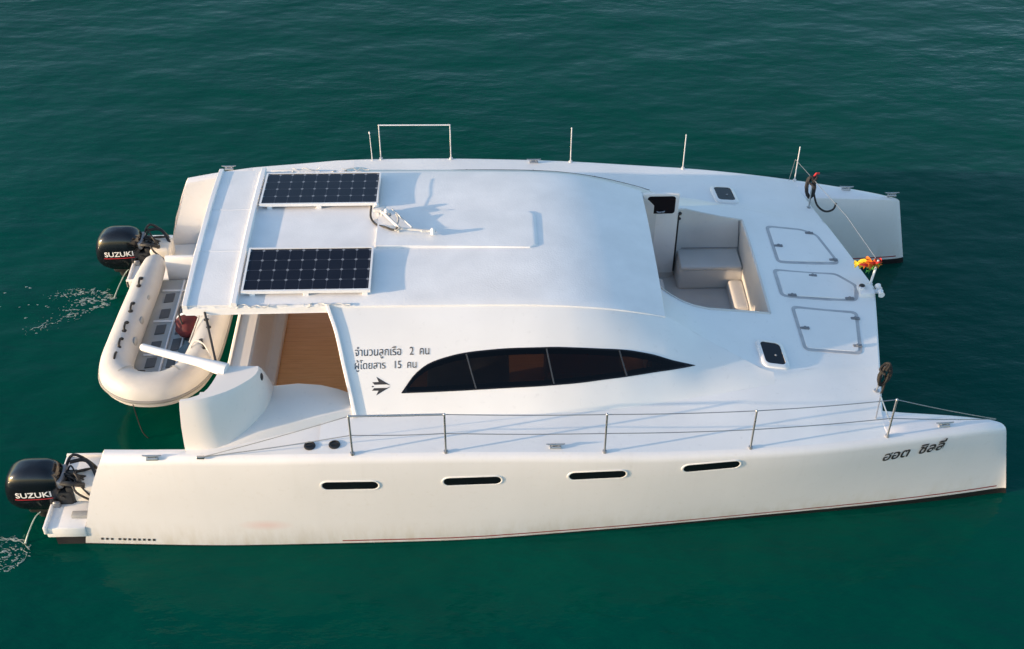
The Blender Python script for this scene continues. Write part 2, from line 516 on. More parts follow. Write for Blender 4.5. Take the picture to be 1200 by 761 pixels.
# ------------------------------------------------------------------ sea
def make_sea():
    mb = MB()
    xs = [-900, -200, -40, -14, 14, 40, 200, 900]; ys = [-300, -40, -14, 0, 20, 60, 250, 1500]
    mb.grid([[(x, y, 0.0) for x in xs] for y in ys])
    o = mb.build('sea_water', 'water')
    o['kind'] = 'structure'
make_sea()

# ------------------------------------------------------------------ catamaran: surfaces
boat = thing('catamaran', 'long white power catamaran with two solar panels on its roof, floating on green sea', 'catamaran', (0, 0, 0))

def lin(xs, ys):
    return lambda x: float(np.interp(x, xs, ys))

XCUT = lin([0.0, 0.1, 0.82, 1.2, 1.41], [-4.49, -4.48, -4.28, -4.12, -4.0])
Yin_w = pchip([-4.6, 2.0, 4.4, 5.4, 6.13], [1.72, 1.9, 2.10, 2.20, 2.235])
Yin_d = pchip([-4.6, 2.0, 4.3, 4.6, 5.4, 6.13], [2.0, 2.0, 2.10, 2.13, 2.16, 2.215])

def hull_section(X, s):
    """closed loop of (Y, Z) from outer keel over the deck to inner keel, Y outboard positive"""
    yd, zd = Yd(X), Zd(X)
    ys, zs = yd + .07, zd - .10
    yw = Yw(X)
    pts = [(yw - .30, -.55), (yw - .12, -.30), (yw, 0.0)]
    for u in (.2, .4, .6, .8):
        z = zs * u
        pts.append((hull_side(X, z), z))
    pts += [(ys, zs), (yd + .066, zd - .062), (yd + .050, zd - .028), (yd + .022, zd - .008), (yd, zd)]
    yi, yiw = Yin_d(X), Yin_w(X)
    if X <= -3.15:                      # aft: a thin bulwark above the swim platform
        pts += [(yd - .05, zd - .002), (yd - .10, zd - .02), (yd - .115, zd - .07), (yd - .125, .75), (yd - .13, .26), (2.1, .25), (1.74, .25)]
        yiw = 1.72
    elif X < 4.40:                      # amidships: covered by the deck
        k = .05
        pts += [(yd - .05, zd - .012), (yd - .10, zd - k), (yd - .2, zd - k), (2.4, zd - k - .02), (2.2, zd - .2), (yi + .05, zd - .3), (yi, .9)]
    else:                               # bow
        w = yd - yi
        pts += [(yd - w * .15, zd + .004), (yd - w * .4, zd + .008), (yd - w * .7, zd + .008), (yi + .03, zd), (yi + .008, zd - .012), (yi, zd - .05), (yi + (yiw - yi) * .4, zd * .55)]
    pts += [(yiw, 0.0), (yiw + .04, -.55)]
    return pts

def make_hull(s):
    stations = [-4.48, -4.3, -4.0, -3.7, -3.4, -3.18, -3.12, -2.8, -2.4, -2.0, -1.6, -1.2, -.8, -.4, 0, .4, .8, 1.2, 1.6, 2.0,
                2.4, 2.8, 3.2, 3.6, 4.0, 4.36, 4.42, 4.7, 5.0, 5.3, 5.55, 5.75, 5.9, 6.0, 6.06, 6.10, 6.125]
    rows = []
    for X in stations:
        sec = hull_section(X, s)
        if X > 5.85:                    # rounded stem
            e = (X - 5.85) / (6.13 - 5.85)
            m = (Yw(6.0) + Yin_w(6.0)) / 2 + .03
            w = math.sqrt(max(0.0, 1 - e ** 2.2)) * .92 + .06
            top = Zd(5.85) - .10 * (1 - math.sqrt(max(0.0, 1 - e * e)))
            sec = [(m + (y - m) * w, min(z, top + (z - Zd(X)) * .6) if z > .9 else z) for y, z in sec]
        row = []
        for y, z in sec:
            x = X
            if X < -3.16:
                x = X + (XCUT(max(z, 0)) + 4.48) * (-3.16 - X) / 1.32
            if X > 4.42:
                x = X - (max(z, 0) / 1.14) * .29 * ((X - 4.42) / 1.71) ** 2
            row.append((x, s * y, z))
        rows.append(row)
    mb = MB().grid(rows)
    mb.poly(rows[0]); mb.poly(rows[-1])
    return mb.build('hull', 'hull', boat, 32)

hull_near = make_hull(-1)
hull_far = make_hull(1)

zcen = pchip([2.0, 2.5, 2.9, 3.3, 3.45, 3.7, 4.0, 4.42, 4.6], [1.70, 1.64, 1.58, 1.50, 1.465, 1.395, 1.345, 1.315, 1.31])
def deck_z(X, Y):
    """foredeck height in unsheared station coordinates"""
    y = abs(Y); yc, zc = Yc(X), Zc(X)
    if y <= yc:
        return zc + (zcen(X) - zc) * (1 - (y / yc) ** 2)
    yb, zb = Yb(X), Zb(X)
    if y <= yb:
        return zc + (zb - zc) * (y - yc) / max(yb - yc, 1e-6)
    return zb + (Zd(X) - zb) * (y - yb) / (Yd(X) - yb)
def shear_k(Y):
    return .46 / .92 * max(0.0, 1 - abs(Y) / 2.26)
def deck_pt(X, Y, up=0.0):
    k = shear_k(Y)
    return (X + k * max(0.0, X - 3.5), Y, deck_z(X, Y) + up)
def on_deck(x, y, up=0.0):
    """world x, y -> point on the deck surface"""
    k = shear_k(y)
    X = (x + 3.5 * k) / (1 + k) if x > 3.5 else x
    return (x, y, deck_z(X, y) + up)

RIM_N = lin([2.0, 2.14, 2.25, 2.37, 2.50, 2.68, 3.45], [.28, .46, .60, .69, .735, .75, .66])
RIM_F = lin([2.0, 2.55, 2.62, 3.45], [1.16, 1.22, 1.33, 1.33])

def make_deck():
    mb = MB()
    for s in (-1, 1):
        xs = [-1.75, -1.4, -1.1, -.8, -.4, 0, .4, .8, 1.2, 1.6, 2.0, 2.4, 2.8, 3.1, 3.3, 3.45, 3.6, 3.8, 4.0, 4.2, 4.42]
        mb.grid([[deck_pt(x, s * (Yd(x) + (Yb(x) - Yd(x)) * k)) for k in (0, .08, .35, .7, 1.0)] for x in xs])
        xs = [2.04, 2.14, 2.25, 2.37, 2.50, 2.56, 2.62, 2.68, 2.85, 3.05, 3.2, 3.3, 3.45]
        rim = RIM_N if s < 0 else RIM_F
        rows = []
        for x in xs:
            r = rim(x); yc = max(Yc(x), r + .06)
            rows.append([(x, s * y, deck_z(x, min(y, Yc(x)))) for y in np.linspace(r, yc, 7)])
        mb.grid(rows)
        xs = [3.3, 3.45, 3.6, 3.8, 4.0, 4.2, 4.42]
        mb.grid([[deck_pt(x, s * (Yb(x) + (Yc(x) - Yb(x)) * k)) for k in (0, .5, 1.0)] for x in xs])
    # centre of the foredeck ahead of the well
    xs = [3.45, 3.52, 3.6, 3.7, 3.8, 4.0, 4.2, 4.42]
    mb.grid([[deck_pt(x, t * Yc(x)) for t in np.linspace(-1, 1, 21)] for x in xs])
    # turned-down front edge
    yy = list(np.linspace(-2.5, -1.75, 6)) + list(np.linspace(-1.7, 1.7, 25)) + list(np.linspace(1.75, 2.5, 6))
    r0 = [deck_pt(4.42, y) for y in yy]
    r1 = [(p[0] + .018, p[1], p[2] - .012) for p in r0]
    r2 = [(p[0] + .025, p[1], p[2] - .05) for p in r0]
    r3 = [(p[0] + .0, p[1], p[2] - .98) for p in r0]
    mb.grid([r0, r1, r2, r3])
    return mb.build('deck', 'nonskid', boat, 30)
make_deck()

W_TOP = [(-0.89, 1.652), (-0.73, 1.80), (-0.58, 1.87), (-0.42, 1.905), (-0.24, 1.93), (-0.05, 1.943), (0.32, 1.953), (0.7, 1.948), (0.98, 1.932), (1.27, 1.90), (1.56, 1.857), (1.85, 1.785), (2.14, 1.685), (2.39, 1.597)]
W_BOT = [(-0.89, 1.65), (-0.7, 1.652), (-0.24, 1.658), (0.13, 1.664), (0.5, 1.668), (0.88, 1.67), (1.26, 1.67), (1.59, 1.662), (1.84, 1.65), (2.13, 1.628), (2.39, 1.597)]
w_top = pchip([p[0] for p in W_TOP], [p[1] for p in W_TOP]); w_bot = pchip([p[0] for p in W_BOT], [p[1] for p in W_BOT])

def make_cabin():
    mb = MB()
    ts = list(np.linspace(0, 1, 48))
    xs = [-1.75, -1.6, -1.45, -1.3, -1.15, -1.0] + list(np.arange(-.92, 2.44, .028)) + [2.48, 2.6, 2.75, 2.9, 3.05, 3.15, 3.3]
    for s in (-1, 1):
        rows = []
        for X in xs:
            row = []
            for t in ts:
                y, z = flank(X, t)
                x = X
                if X < -.8:
                    x = X + (_sh(z) + 1.75) * ((-.8 - X) / .95) ** 1.0
                row.append((x, s * y, z))
            rows.append(row)
        part = MB().grid(rows)
        keep = []
        for f in part.f:                # leave the long window open
            cx = sum(part.v[k][0] for k in f) / 4; cz = sum(part.v[k][2] for k in f) / 4
            if -.8 < cx < 2.2 and w_bot(cx) + .030 < cz < w_top(cx) - .030: continue
            keep.append(f)
        part.f = keep
        part.build('cabin_side', 'gelcoat', boat, 40)
make_cabin()

def flank_pt(x, z, up=0.0):
    """point on the near cabin side at length x and height z, pushed out by up"""
    y0 = flank_at(x, z); y1 = flank_at(x, z + .01)
    n = Vector((0, -.01, y0 - y1)).normalized()          # outward normal in the y-z plane (near side)
    n = Vector((0, -abs(n.y), abs(n.z)))
    return Vector((x, -y0, z)) + n * up

def make_arch():
    """raised lip round the aft end of the cabin side"""
    for s in (-1, 1):
        mb = MB()
        prof = [(-.02, -.02), (-.024, .024), (-.016, .034), (.012, .034), (.02, .024), (.022, -.01)]
        rows = []
        for t in np.linspace(-.02, 1.0, 24):
            y, z = flank(-1.75, max(t, 0)); y2, z2 = flank(-1.75, min(max(t, 0) + .02, 1.0)); y1, z1 = flank(-1.75, max(max(t, 0) - .02, 0))
            d = Vector((0, y2 - y1, z2 - z1)).normalized(); n = Vector((0, d.z, -d.y))
            x = _sh(z)
            rows.append([(x + a, s * (y + n.y * b_), z + n.z * b_) for a, b_ in prof])
        mb.grid(rows, close_v=False)
        mb.build('cabin_arch', 'gelcoat', boat, 40)
make_arch()

# ------------------------------------------------------------------ roof
roof_w = pchip([-3.28, -1.75, .5, .95, 1.3, 1.65, 2.06], [1.372, 1.36, 1.345, 1.345, 1.332, 1.307, 1.272])
roof_e = pchip([-3.28, -1.75, -.8, .5, .95, 1.3, 1.65, 2.06], [2.235, 2.24, 2.232, 2.213, 2.187, 2.143, 2.071, 1.952])
def roof_z(X, Y):
    return roof_e(X) + .062 * (1 - min(1, abs(Y) / roof_w(X)) ** 2.4)
def make_roof():
    mb = MB()
    xs = [-3.28, -3.0, -2.6, -2.2, -1.8, -1.4, -1.0, -.6, -.2, .2, .6, .9, 1.15, 1.4, 1.6, 1.8, 1.95, 2.06]
    vs = np.linspace(-1, 1, 25)
    top = [[(x, v * roof_w(x), roof_z(x, v * roof_w(x))) for v in vs] for x in xs]
    mb.grid(top)
    def ring(dx, dz):
        P = []
        for x in xs: P.append((x, -1, -1))
        out = []
        c = [(x, -roof_w(x)) for x in xs] + [(2.06, v * roof_w(2.06)) for v in vs[1:-1]] + [(x, roof_w(x)) for x in xs[::-1]] + [(-3.28, v * roof_w(-3.28)) for v in vs[::-1][1:-1]]
        for x, y in c:
            ex = dx if x >= 2.06 else (-dx if x <= -3.28 else 0)
            ey = math.copysign(dx, y) if abs(abs(y) - roof_w(x)) < 1e-6 else 0
            out.append((x + ex, y + ey, roof_z(x, y) + dz * (1.0 if x < -1.3 else .55)))
        return out
    rings = [ring(0, 0), ring(.010, -.006), ring(.014, -.02), ring(.012, -.07), ring(-.02, -.085)]
    mb.grid(rings, close_v=True)
    under = [[(x, v * (roof_w(x) - .02), roof_z(x, v * roof_w(x)) - (.085 if x < -1.3 else .047)) for v in vs] for x in xs]
    mb.grid(under)
    return mb.build('roof', 'roofpaint', boat, 35)
roof = make_roof()

def roof_strip(mb, x0, x1, w0, w1, h, n=22, base=-.004):
    """flat slab following the roof camber"""
    ys = np.linspace(w0, w1, n)
    prof = [(x0, base), (x0, h - .006), (x0 + .006, h), (x1 - .006, h), (x1, h - .006), (x1, base)]
    rows = [[(x, y, roof_z(max(x, -3.27), y) + z) for x, z in prof] for y in ys]
    mb.grid(rows); mb.poly(rows[0]); mb.poly(rows[-1])

mb = MB()
roof_strip(mb, -3.27, -2.70, -1.36, 1.36, .028)
ext = mb.build('roof_extension', 'roofpaint', boat, 30)
mb = MB()
roof_strip(mb, -3.292, -3.235, -1.385, 1.385, .052)
roof_strip(mb, -2.755, -2.695, -1.375, 1.375, .066)
for y in (-.42, .42):
    mb2 = None
    ys = [y - .012, y + .012]
    rows = [[(x, yy, roof_z(max(x, -3.27), yy) + z) for x, z in ((-3.234, .02), (-3.234, .031), (-2.757, .031), (-2.757, .02))] for yy in ys]
    mb.grid(rows); mb.poly(rows[0]); mb.poly(rows[-1])
mb.build_each('rim_bar', 'alu', ext, 30)

# sliding hatch slab with rounded front corners
def rounded_rect(x0, x1, y0, y1, r, n=6):
    P = []
    for cx, cy, a0 in ((x1 - r, y1 - r, 0), (x0 + r, y1 - r, 90), (x0 + r, y0 + r, 180), (x1 - r, y0 + r, 270)):
        for k in range(n + 1):
            a = math.radians(a0 + 90 * k / n)
            P.append((cx + r * math.cos(a), cy + r * math.sin(a)))
    return P
def conform_slab(poly, zf, h, bev=.012, base=-.01):
    """slab over polygon that follows height function zf(x, y)"""
    bm = bmesh.new()
    vs = [bm.verts.new((x, y, 0)) for x, y in poly]
    f = bm.faces.new(vs)
    res = bmesh.ops.inset_region(bm, faces=[f], thickness=bev, depth=0)
    inner = [v for v in f.verts]
    inner_set = set(inner)
    for v in bm.verts:
        v.co.z = zf(v.co.x, v.co.y) + (h if v in inner_set else h - bev * .7)
    outer = [v for v in vs]
    lows = [bm.verts.new((v.co.x, v.co.y, zf(v.co.x, v.co.y) + base)) for v in outer]
    n = len(outer)
    for i in range(n):
        bm.faces.new((lows[i], lows[(i + 1) % n], outer[(i + 1) % n], outer[i]))
    return bm
mb = MB()
ny = 14
ys = np.linspace(-.37, .36, ny)
prof_top = []
xs = [-1.22] + list(np.linspace(-1.1, .5, 9)) + [.56, .61, .645, .665]
rows = []
for y in ys:
    edge = .665 - .09 * max(0, (abs(y + .005) - .29) / .075) ** 2
    row = [(-1.22, y, roof_z(-1.22, y) - .01)]
    for x in xs:
        xx = min(x, edge)
        row.append((xx, y, roof_z(xx, y) +   .038 - .026 * (xx + 1.2) / 1.86 - (.006 if x >= .665 else 0)))
    row.append((edge + .008, y, roof_z(edge, y) - .01))
    rows.append(row)
sk0 = [(p[0], p[1] - .010, roof_z(p[0], p[1]) - .01) for p in rows[0]]
sk1 = [(p[0], p[1] + .010, roof_z(p[0], p[1]) - .01) for p in rows[-1]]
mb.grid([sk0] + rows + [sk1])
mb.build('sliding_hatch', 'roofpaint', boat, 40)

# solar panels
def make_solar(s):
    y0, y1 = (.445, 1.205) if s > 0 else (-1.205, -.445)
    x0, x1 = -2.665, -1.235
    def zt(x, y):   # flat plane fixed on brackets above the roof
        za, zb_ = roof_z(x0, s * .5), roof_z(x0, s * 1.2)
        return .075 + za + (zb_ - za) * (abs(y) - .5) / .7 + (roof_z(x1, s * .8) - roof_z(x0, s * .8)) * (x - x0) / (x1 - x0)
    mb = MB()
    w = .022
    def bar(a, b_, c, d):
        mb.add([(x, y, zt(x, y) + dz) for dz in (-.035, .004) for x, y in ((a, c), (b_, c), (b_, d), (a, d))],
               [(0, 1, 2, 3), (4, 5, 6, 7), (0, 1, 5, 4), (1, 2, 6, 5), (2, 3, 7, 6), (3, 0, 4, 7)])
    bar(x0, x1, y0, y0 + w); bar(x0, x1, y1 - w, y1); bar(x0, x0 + w, y0 + w, y1 - w); bar(x1 - w, x1, y0 + w, y1 - w)
    fr = mb.build('solar_panel', 'alu', boat, 30)
    cx, cy = (x0 + x1) / 2, (y0 + y1) / 2
    g = MB()
    q = [(x0 + w, y0 + w), (x1 - w, y0 + w), (x1 - w, y1 - w), (x0 + w, y1 - w)]
    g.add([(x, y, zt(x, y) - .004) for x, y in q] + [(x, y, zt(x, y) - .03) for x, y in q],
          [(0, 1, 2, 3), (4, 5, 6, 7), (0, 1, 5, 4), (1, 2, 6, 5), (2, 3, 7, 6), (3, 0, 4, 7)])
    cells = g.build('cell_sheet', 'solar', fr, 30)
    # move the cell sheet's own origin to its corner so that the cell grid starts there
    off = Vector((x0 + w, y0 + w, 0))
    for v in cells.data.vertices: v.co -= off
    cells.location = off
    b = MB()
    for x in (x0 + .12, (x0 + x1) / 2, x1 - .06):
        for y in (y0 + .03, y1 - .03):
            zr = roof_z(x, y)
            b.box((x - .03, y - .025, zr - .01), (x + .03, y + .025, zt(x, y) - .034), .004, 1)
    b.build_each('mounting_foot', 'alu', fr, 30)
make_solar(1); make_solar(-1)

# rolled awning lashed along both roof edges
def make_awning(s, x0, x1):
    pts, rad = [], []
    rng = random.Random(5 + s)
    n = 46
    for i in range(n + 1):
        x = x0 + (x1 - x0) * i / n
        pts.append((x, s * (roof_w(x) - .012 + rng.uniform(-.002, .002)), roof_z(x, s * roof_w(x)) - .005 + rng.uniform(-.002, .002)))
        rad.append(.018 + .004 * math.sin(i * .9) * math.sin(i * .37) + rng.uniform(-.0015, .0015))
    mb = MB().tube(pts, rad, 10)
    aw = mb.build('rolled_awning', 'canvas', boat, 60)
    mb = MB()
    for k in range(2):
        x = x0 + (x1 - x0) * (.30 + k * .44 + rng.uniform(-.02, .02))
        c = (x, s * (roof_w(x) - .012), roof_z(x, s * roof_w(x)) - .005)
        mb.tube([(x + rng.uniform(-.02, .02) + .02 * math.cos(a), c[1] + .024 * math.cos(a), c[2] + .024 * math.sin(a)) for a in np.linspace(-.6, 3.8, 10)], .006, 6)
    for k in range(2):
        x = x0 + (x1 - x0) * (.3 + .5 * k)
        mb.tube([(x + .05 * i, s * (roof_w(x) + .02 + rng.uniform(-.02, .02)), roof_z(x, s * roof_w(x)) + .018 + rng.uniform(-.01, .02)) for i in range(8)], .006, 6, smooth_path=3)
    mb.build_each('lashing', 'rope_white', aw, 60)
make_awning(-1, -3.22, -1.45)
make_awning(1, -2.75, -1.5)

# ------------------------------------------------------------------ near cabin side: long window, words, fish emblem
def window_sheet(mb, x0, x1, m, up, lean0=0.0, lean1=0.0, side=-1, nz=7):
    """sheet with a little thickness between x0 and x1 (lean: how far the slanted end moves over the height), inset m"""
    n = max(4, int((x1 - x0) / .06))
    rows = []
    for i in range(n + 1):
        f = i / n
        row = []
        for j in range(nz):
            g = j / (nz - 1)
            x = (x0 + lean0 * (1 - g)) * (1 - f) + (x1 + lean1 * (1 - g)) * f
            a, b_ = w_bot(x) + m, w_top(x) - m
            if b_ < a: a = b_ = (a + b_) / 2
            p = flank_pt(x, a + (b_ - a) * g, up)
            row.append((p.x, p.y * -side, p.z))
        rows.append(row)
    mb.grid(rows)
    # return edge down to the cabin skin
    for line in (rows[0], rows[-1], [r[0] for r in rows], [r[-1] for r in rows]):
        low = [(q[0], q[1] - side * .9 * up, q[2] - .4 * up) for q in line]
        mb.grid([line, low])
def window_ring(mb, m, up, side):
    """dark bonded border, m wide, round the long window"""
    xs = [-.885] + list(np.arange(-.84, 2.36, .04)) + [2.385]
    def P(x, z):
        p = flank_pt(x, z, up)
        return (p.x, p.y * -side, p.z)
    up_rows, lo_rows = [], []
    for x in xs:
        a, c = w_bot(x), w_top(x)
        q = min(m, (c - a) / 2)
        if x < -.80 or x > 2.20: q = (c - a) / 2
        up_rows.append([P(x, c - q), P(x, c - q * .5), P(x, c)])
        lo_rows.append([P(x, a), P(x, a + q * .5), P(x, a + q)])
    mb.grid(up_rows); mb.grid(lo_rows)
for side in (-1, 1):
    mb = MB(); window_ring(mb, .046, .006, side)
    win = mb.build('window', 'frame_dark', boat, 40)
    cuts = [(-.83, 0.0), (-.18, .11), (.70, .08), (1.51, .08), (2.26, 0.0)]
    for k in range(4):
        (a, la), (b_, lb) = cuts[k], cuts[k + 1]
        mb = MB(); window_sheet(mb, a + .003, b_ - .003, .012, .010, la, lb, side=side)
        mb.build('pane', 'tint', win, 40)
    mb = MB()
    for k in (1, 2, 3):
        a, la = cuts[k]
        rows = []
        for g in np.linspace(0.04, .96, 7):
            x = a + la * (1 - g)
            z = w_bot(x) + (w_top(x) - w_bot(x)) * g
            r = [flank_pt(x - .009, z, .007), flank_pt(x - .007, z, .013), flank_pt(x + .007, z, .013), flank_pt(x + .009, z, .007)]
            rows.append([(p.x, p.y * -side, p.z) for p in r])
        mb.grid(rows)
    mb.build_each('divider', 'divider', win, 40)

def letter_on_flank(body, x0, x1, z0, zh, name='lettering', marks=()):
    V, F = text_mesh(body)
    umin = min(v.x for v in V); umax = max(v.x for v in V)
    sx = (x1 - x0) / (umax - umin)
    mb = MB()
    mb.add([tuple(flank_pt(x0 + (v.x - umin) * sx, z0 + v.y * zh, .004)) for v in V], F)
    return mb.build(name, 'letter_dark', boat)
letter_on_flank('จำนวนลูกเรือ   2  คน', -1.39, -.58, 1.93, .076)
letter_on_flank('ผู้โดยสาร   15  คน', -1.39, -.72, 1.84, .076)

mb = MB()
def emblem(pts):
    # picture units: 0..1 along x, -1..1 across
    mb.poly([tuple(flank_pt(-1.205 + p[0] * .205, 1.710 + p[1] * .072, .004)) for p in pts])
emblem([(1.0, 0.05), (.24, 1.0), (.36, .46), (.02, .44), (.14, .17), (.80, .17)])
emblem([(1.0, -.05), (.22, -1.0), (.35, -.48), (.0, -.46), (.12, -.19), (.80, -.19)])
emblem([(.0, .06), (.10, .03), (.10, -.05), (.0, -.09)])
mb.build('emblem', 'letter_dark', boat)

# ------------------------------------------------------------------ hull fittings
def hull_pt(x, z, up=0.0, s=-1):
    return Vector((x, s * (hull_side(x, z) + up), z))
def make_portlight(x0, x1, zc, s=-1, slope=0.0):
    h = .060
    def ring(mx, mz, up, n=8):
        P = []
        r = h + mz
        for cx, a0 in ((x1 - h, -90), (x0 + h, 90)):
            for k in range(n + 1):
                a = math.radians(a0 + 180 * k / n)
                x = cx + (r + mx - mz) * math.cos(a)
                z = zc + r * math.sin(a) + slope * (x - (x0 + x1) / 2)
                P.append(tuple(hull_pt(x, z, up, s)))
        return P
    mb = MB().grid([ring(.024, .018, -.004), ring(.023, .016, .006), ring(.010, .006, .009), ring(0, 0, .004), ring(0, 0, .002)], close_v=True)
    fr = mb.build('portlight', 'gelcoat', boat, 50)
    MB().poly(ring(0, 0, .004)).build('pane', 'glass', fr)
for s in (-1, 1):
    for x0, x1, zc, sl in ((-1.735, -1.135, 1.03, .0), (-.435, .18, 1.065, .01), (.91, 1.52, 1.10, .02), (2.14, 2.75, 1.15, .04)):
        make_portlight(x0, x1, zc, s, sl)

# ship's name on the near bow
V, F = text_mesh('ฮอต  ชิลลี่', shear=.18, bold=.022)
umin = min(v.x for v in V); umax = max(v.x for v in V)
mb = MB()
mb.add([tuple(hull_pt(4.40 + (v.x - umin) / (umax - umin) * .72, .915 + v.y * .205 + .055 * (v.x - umin) / (umax - umin), .004)) for v in V], F)
mb.build('lettering', 'letter_dark', boat)
# row of tiny draught marks near the stern waterline
mb = MB()
for k in range(11):
    x = -4.30 + k * .055 + (.03 if k > 2 else 0)
    mb.poly([tuple(hull_pt(x + a, .075 + b_, .003)) for a, b_ in ((0, 0), (.028, 0), (.032, .035), (.004, .035))])
mb.build_each('draught_mark', 'letter_dark', boat)

def make_cleat(x, y, z, ang=0.0, L=.20):
    mb = MB()
    c, sn = math.cos(ang), math.sin(ang)
    T = lambda a, b_, h: (x + a * c - b_ * sn, y + a * sn + b_ * c, z + h)
    for a in (-.035, .035):
        mb.tube([T(a, 0, -.01), T(a, 0, .04)], .011, 8)
    mb.tube([T(-L / 2, 0, .052), T(-L / 4, 0, .044), T(0, 0, .042), T(L / 4, 0, .044), T(L / 2, 0, .052)], [.006, .011, .013, .011, .006], 8)
    mb.tube([T(-.06, 0, .003), T(.06, 0, .003)], .022, 8)
    return mb.build('cleat', 'steel', boat, 50)
for x in (-3.50, .76, 5.10):
    for s in (-1, 1):
        make_cleat(x, s * (Yd(x) + (.045 if x < 0 else -.06)), Zd(x) + (-.012 if x < 0 else .006), s * -.06 if x > 5 else 0)
make_cleat(5.72, 2.25, Zd(5.7) + .006)

for x in (-1.84, -1.58):
    mb = MB()
    y = -2.765 if x < -1.7 else -2.755
    z = Zd(x) + .004
    mb.grid([[(x + r * math.cos(a), y + r * math.sin(a), z + h) for a in np.linspace(0, 2 * math.pi, 25)[:-1]] for r, h in ((.062, 0), (.060, .012), (.045, .016), (.044, .008), (.001, .008))], close_v=True)
    cap = mb.build('fuel_filler', 'blackplastic', boat, 40)
    MB().box((x - .03, y - .006, z + .008), (x + .03, y + .006, z + .018), .003, 1).build('cap_handle', 'blackplastic', cap)

# ------------------------------------------------------------------ life lines
ST = [(-1.38, 2.89), (-.40, 2.882), (1.28, 2.86), (2.86, 2.765), (4.41, 2.545)]
def make_rails(s):
    tops = []
    for i, (x, y) in enumerate(ST):
        zb = Zd(x) - .004
        top = (x, s * y, zb + .55)
        mb = MB().tube([(x, s * y, zb), top], .0115 if s < 0 else .008, 10)
        mb.ball((top[0], top[1], top[2]), .016 if s < 0 else .011, 10, 6)
        mb.tube([(x, s * y, zb - .002), (x, s * y, zb + .025)], .024, 12)
        if i == 4 and s < 0:
            mb.tube([(x - .10, s * (y - .20), zb + .42), (x + .02, s * y, zb + .16)], .008, 8)
            mb.tube([(x - .06, s * (y - .27), zb + .02), (x - .10, s * (y - .20), zb + .42)], .008, 8)
        mb.build('stanchion', 'steel' if s < 0 else 'steel_white', boat, 40)
        tops.append(top)
    mb = MB().tube([tops[0], tops[1]], .0115 if s < 0 else .009, 10)
    mb.build('gate_rail', 'steel' if s < 0 else 'alu', boat, 40)
    aft = (-2.97, s * (2.86 if s < 0 else 2.80), Zd(-2.97) + .012)
    bow = (5.72, s * 2.25, Zd(5.72) + .03)
    r = .005
    for k, fr in enumerate((1.0, .5) if s < 0 else ()):
        P = [aft] + [(t[0], t[1], Zd(ST[i][0]) + (t[2] - Zd(ST[i][0])) * fr) for i, t in enumerate(tops)] + [bow]
        Q = []
        for a, b_ in zip(P[:-1], P[1:]):
            a, b_ = Vector(a), Vector(b_)
            for m in range(6):
                f = m / 6
                Q.append(a.lerp(b_, f) - Vector((0, 0, .012 * math.sin(math.pi * f))))
        Q.append(Vector(P[-1]))
        MB().tube(Q, r, 6).build('lifeline', 'wire', boat, 60)
    if s < 0: MB().box((aft[0] - .05, aft[1] - .015, aft[2] - .02), (aft[0] + .03, aft[1] + .015, aft[2] + .012), .004, 1).build('lifeline_anchor', 'steel', boat)
make_rails(-1); make_rails(1)

# whip aerial on the far side deck
mb = MB().tube([(-1.5, 2.86, 1.46), (-1.505, 2.80, 1.93)], [.007, .004], 6)
mb.ball((-1.506, 2.797, 1.94), (.012, .012, .022), 8, 6)
mb.build('whip_aerial', 'alu', boat)

# ------------------------------------------------------------------ folded mast and lamps on the roof
zr = lambda x, y: roof_z(x, y)
mb = MB()
mb.tube([(-1.17, .24, zr(-1.17,   .24) + .085), (-.95, -.10, zr(-.95, -.1) + .085)], .020, 10)
mb.tube([(-1.06, .30, zr(-1.06, .3) + .09), (-.80, -.10, zr(-.8, -.1) + .09)], .010, 8)
mb.tube([(-.97, -.10, zr(-.97, -.1) + .085), (-.56, -.16, zr(-.56, -.16) + .08)], .016, 10)
for x, y in ((-1.18, .24), (-.96, -.10), (-.57, -.155)):
    mb.tube([(x, y, zr(x, y) - .005), (x, y, zr(x, y) + .09)], .013, 8)
    mb.ball((x, y, zr(x, y) + .09), .02, 10, 7)
    mb.box((x - .05, y - .045, zr(x, y) - .005), (x + .05, y + .045, zr(x, y) + .012), .004, 1)
mb.box((-1.28, .25, zr(-1.2, .3) + .06), (-1.13, .35, zr(-1.2, .3) + .11), .012)
mast = mb.build('folded_mast', 'steel_white', boat, 45)
mb = MB()
for x, y, h in ((-1.24, .33, .12), (-1.12, .21, .115), (-.56, -.17, .10)):
    z = zr(x, y)
    mb.tube([(x, y, z + h - .05), (x, y, z + h + .01)], .028, 12)
    mb.ball((x, y, z + h + .012), (.028, .028, .02), 10, 6)
mb.build_each('navigation_lamp', 'letter_white', mast, 45)
mb = MB()
mb.tube([(-1.00, .14, zr(-1, .1) + .12), (-.97, .05, zr(-1, .1) + .10), (-1.0, -.14, zr(-1, .1) + .08), (-.93, -.13, zr(-.9, -.1) + .12)], .012, 8, smooth_path=4)
mb.ball((-1.08, .17, zr(-1.08, .17) + .09), .022, 8, 6)
mb.build('lamp_bracket', 'greyplastic', mast, 45)
mb = MB()
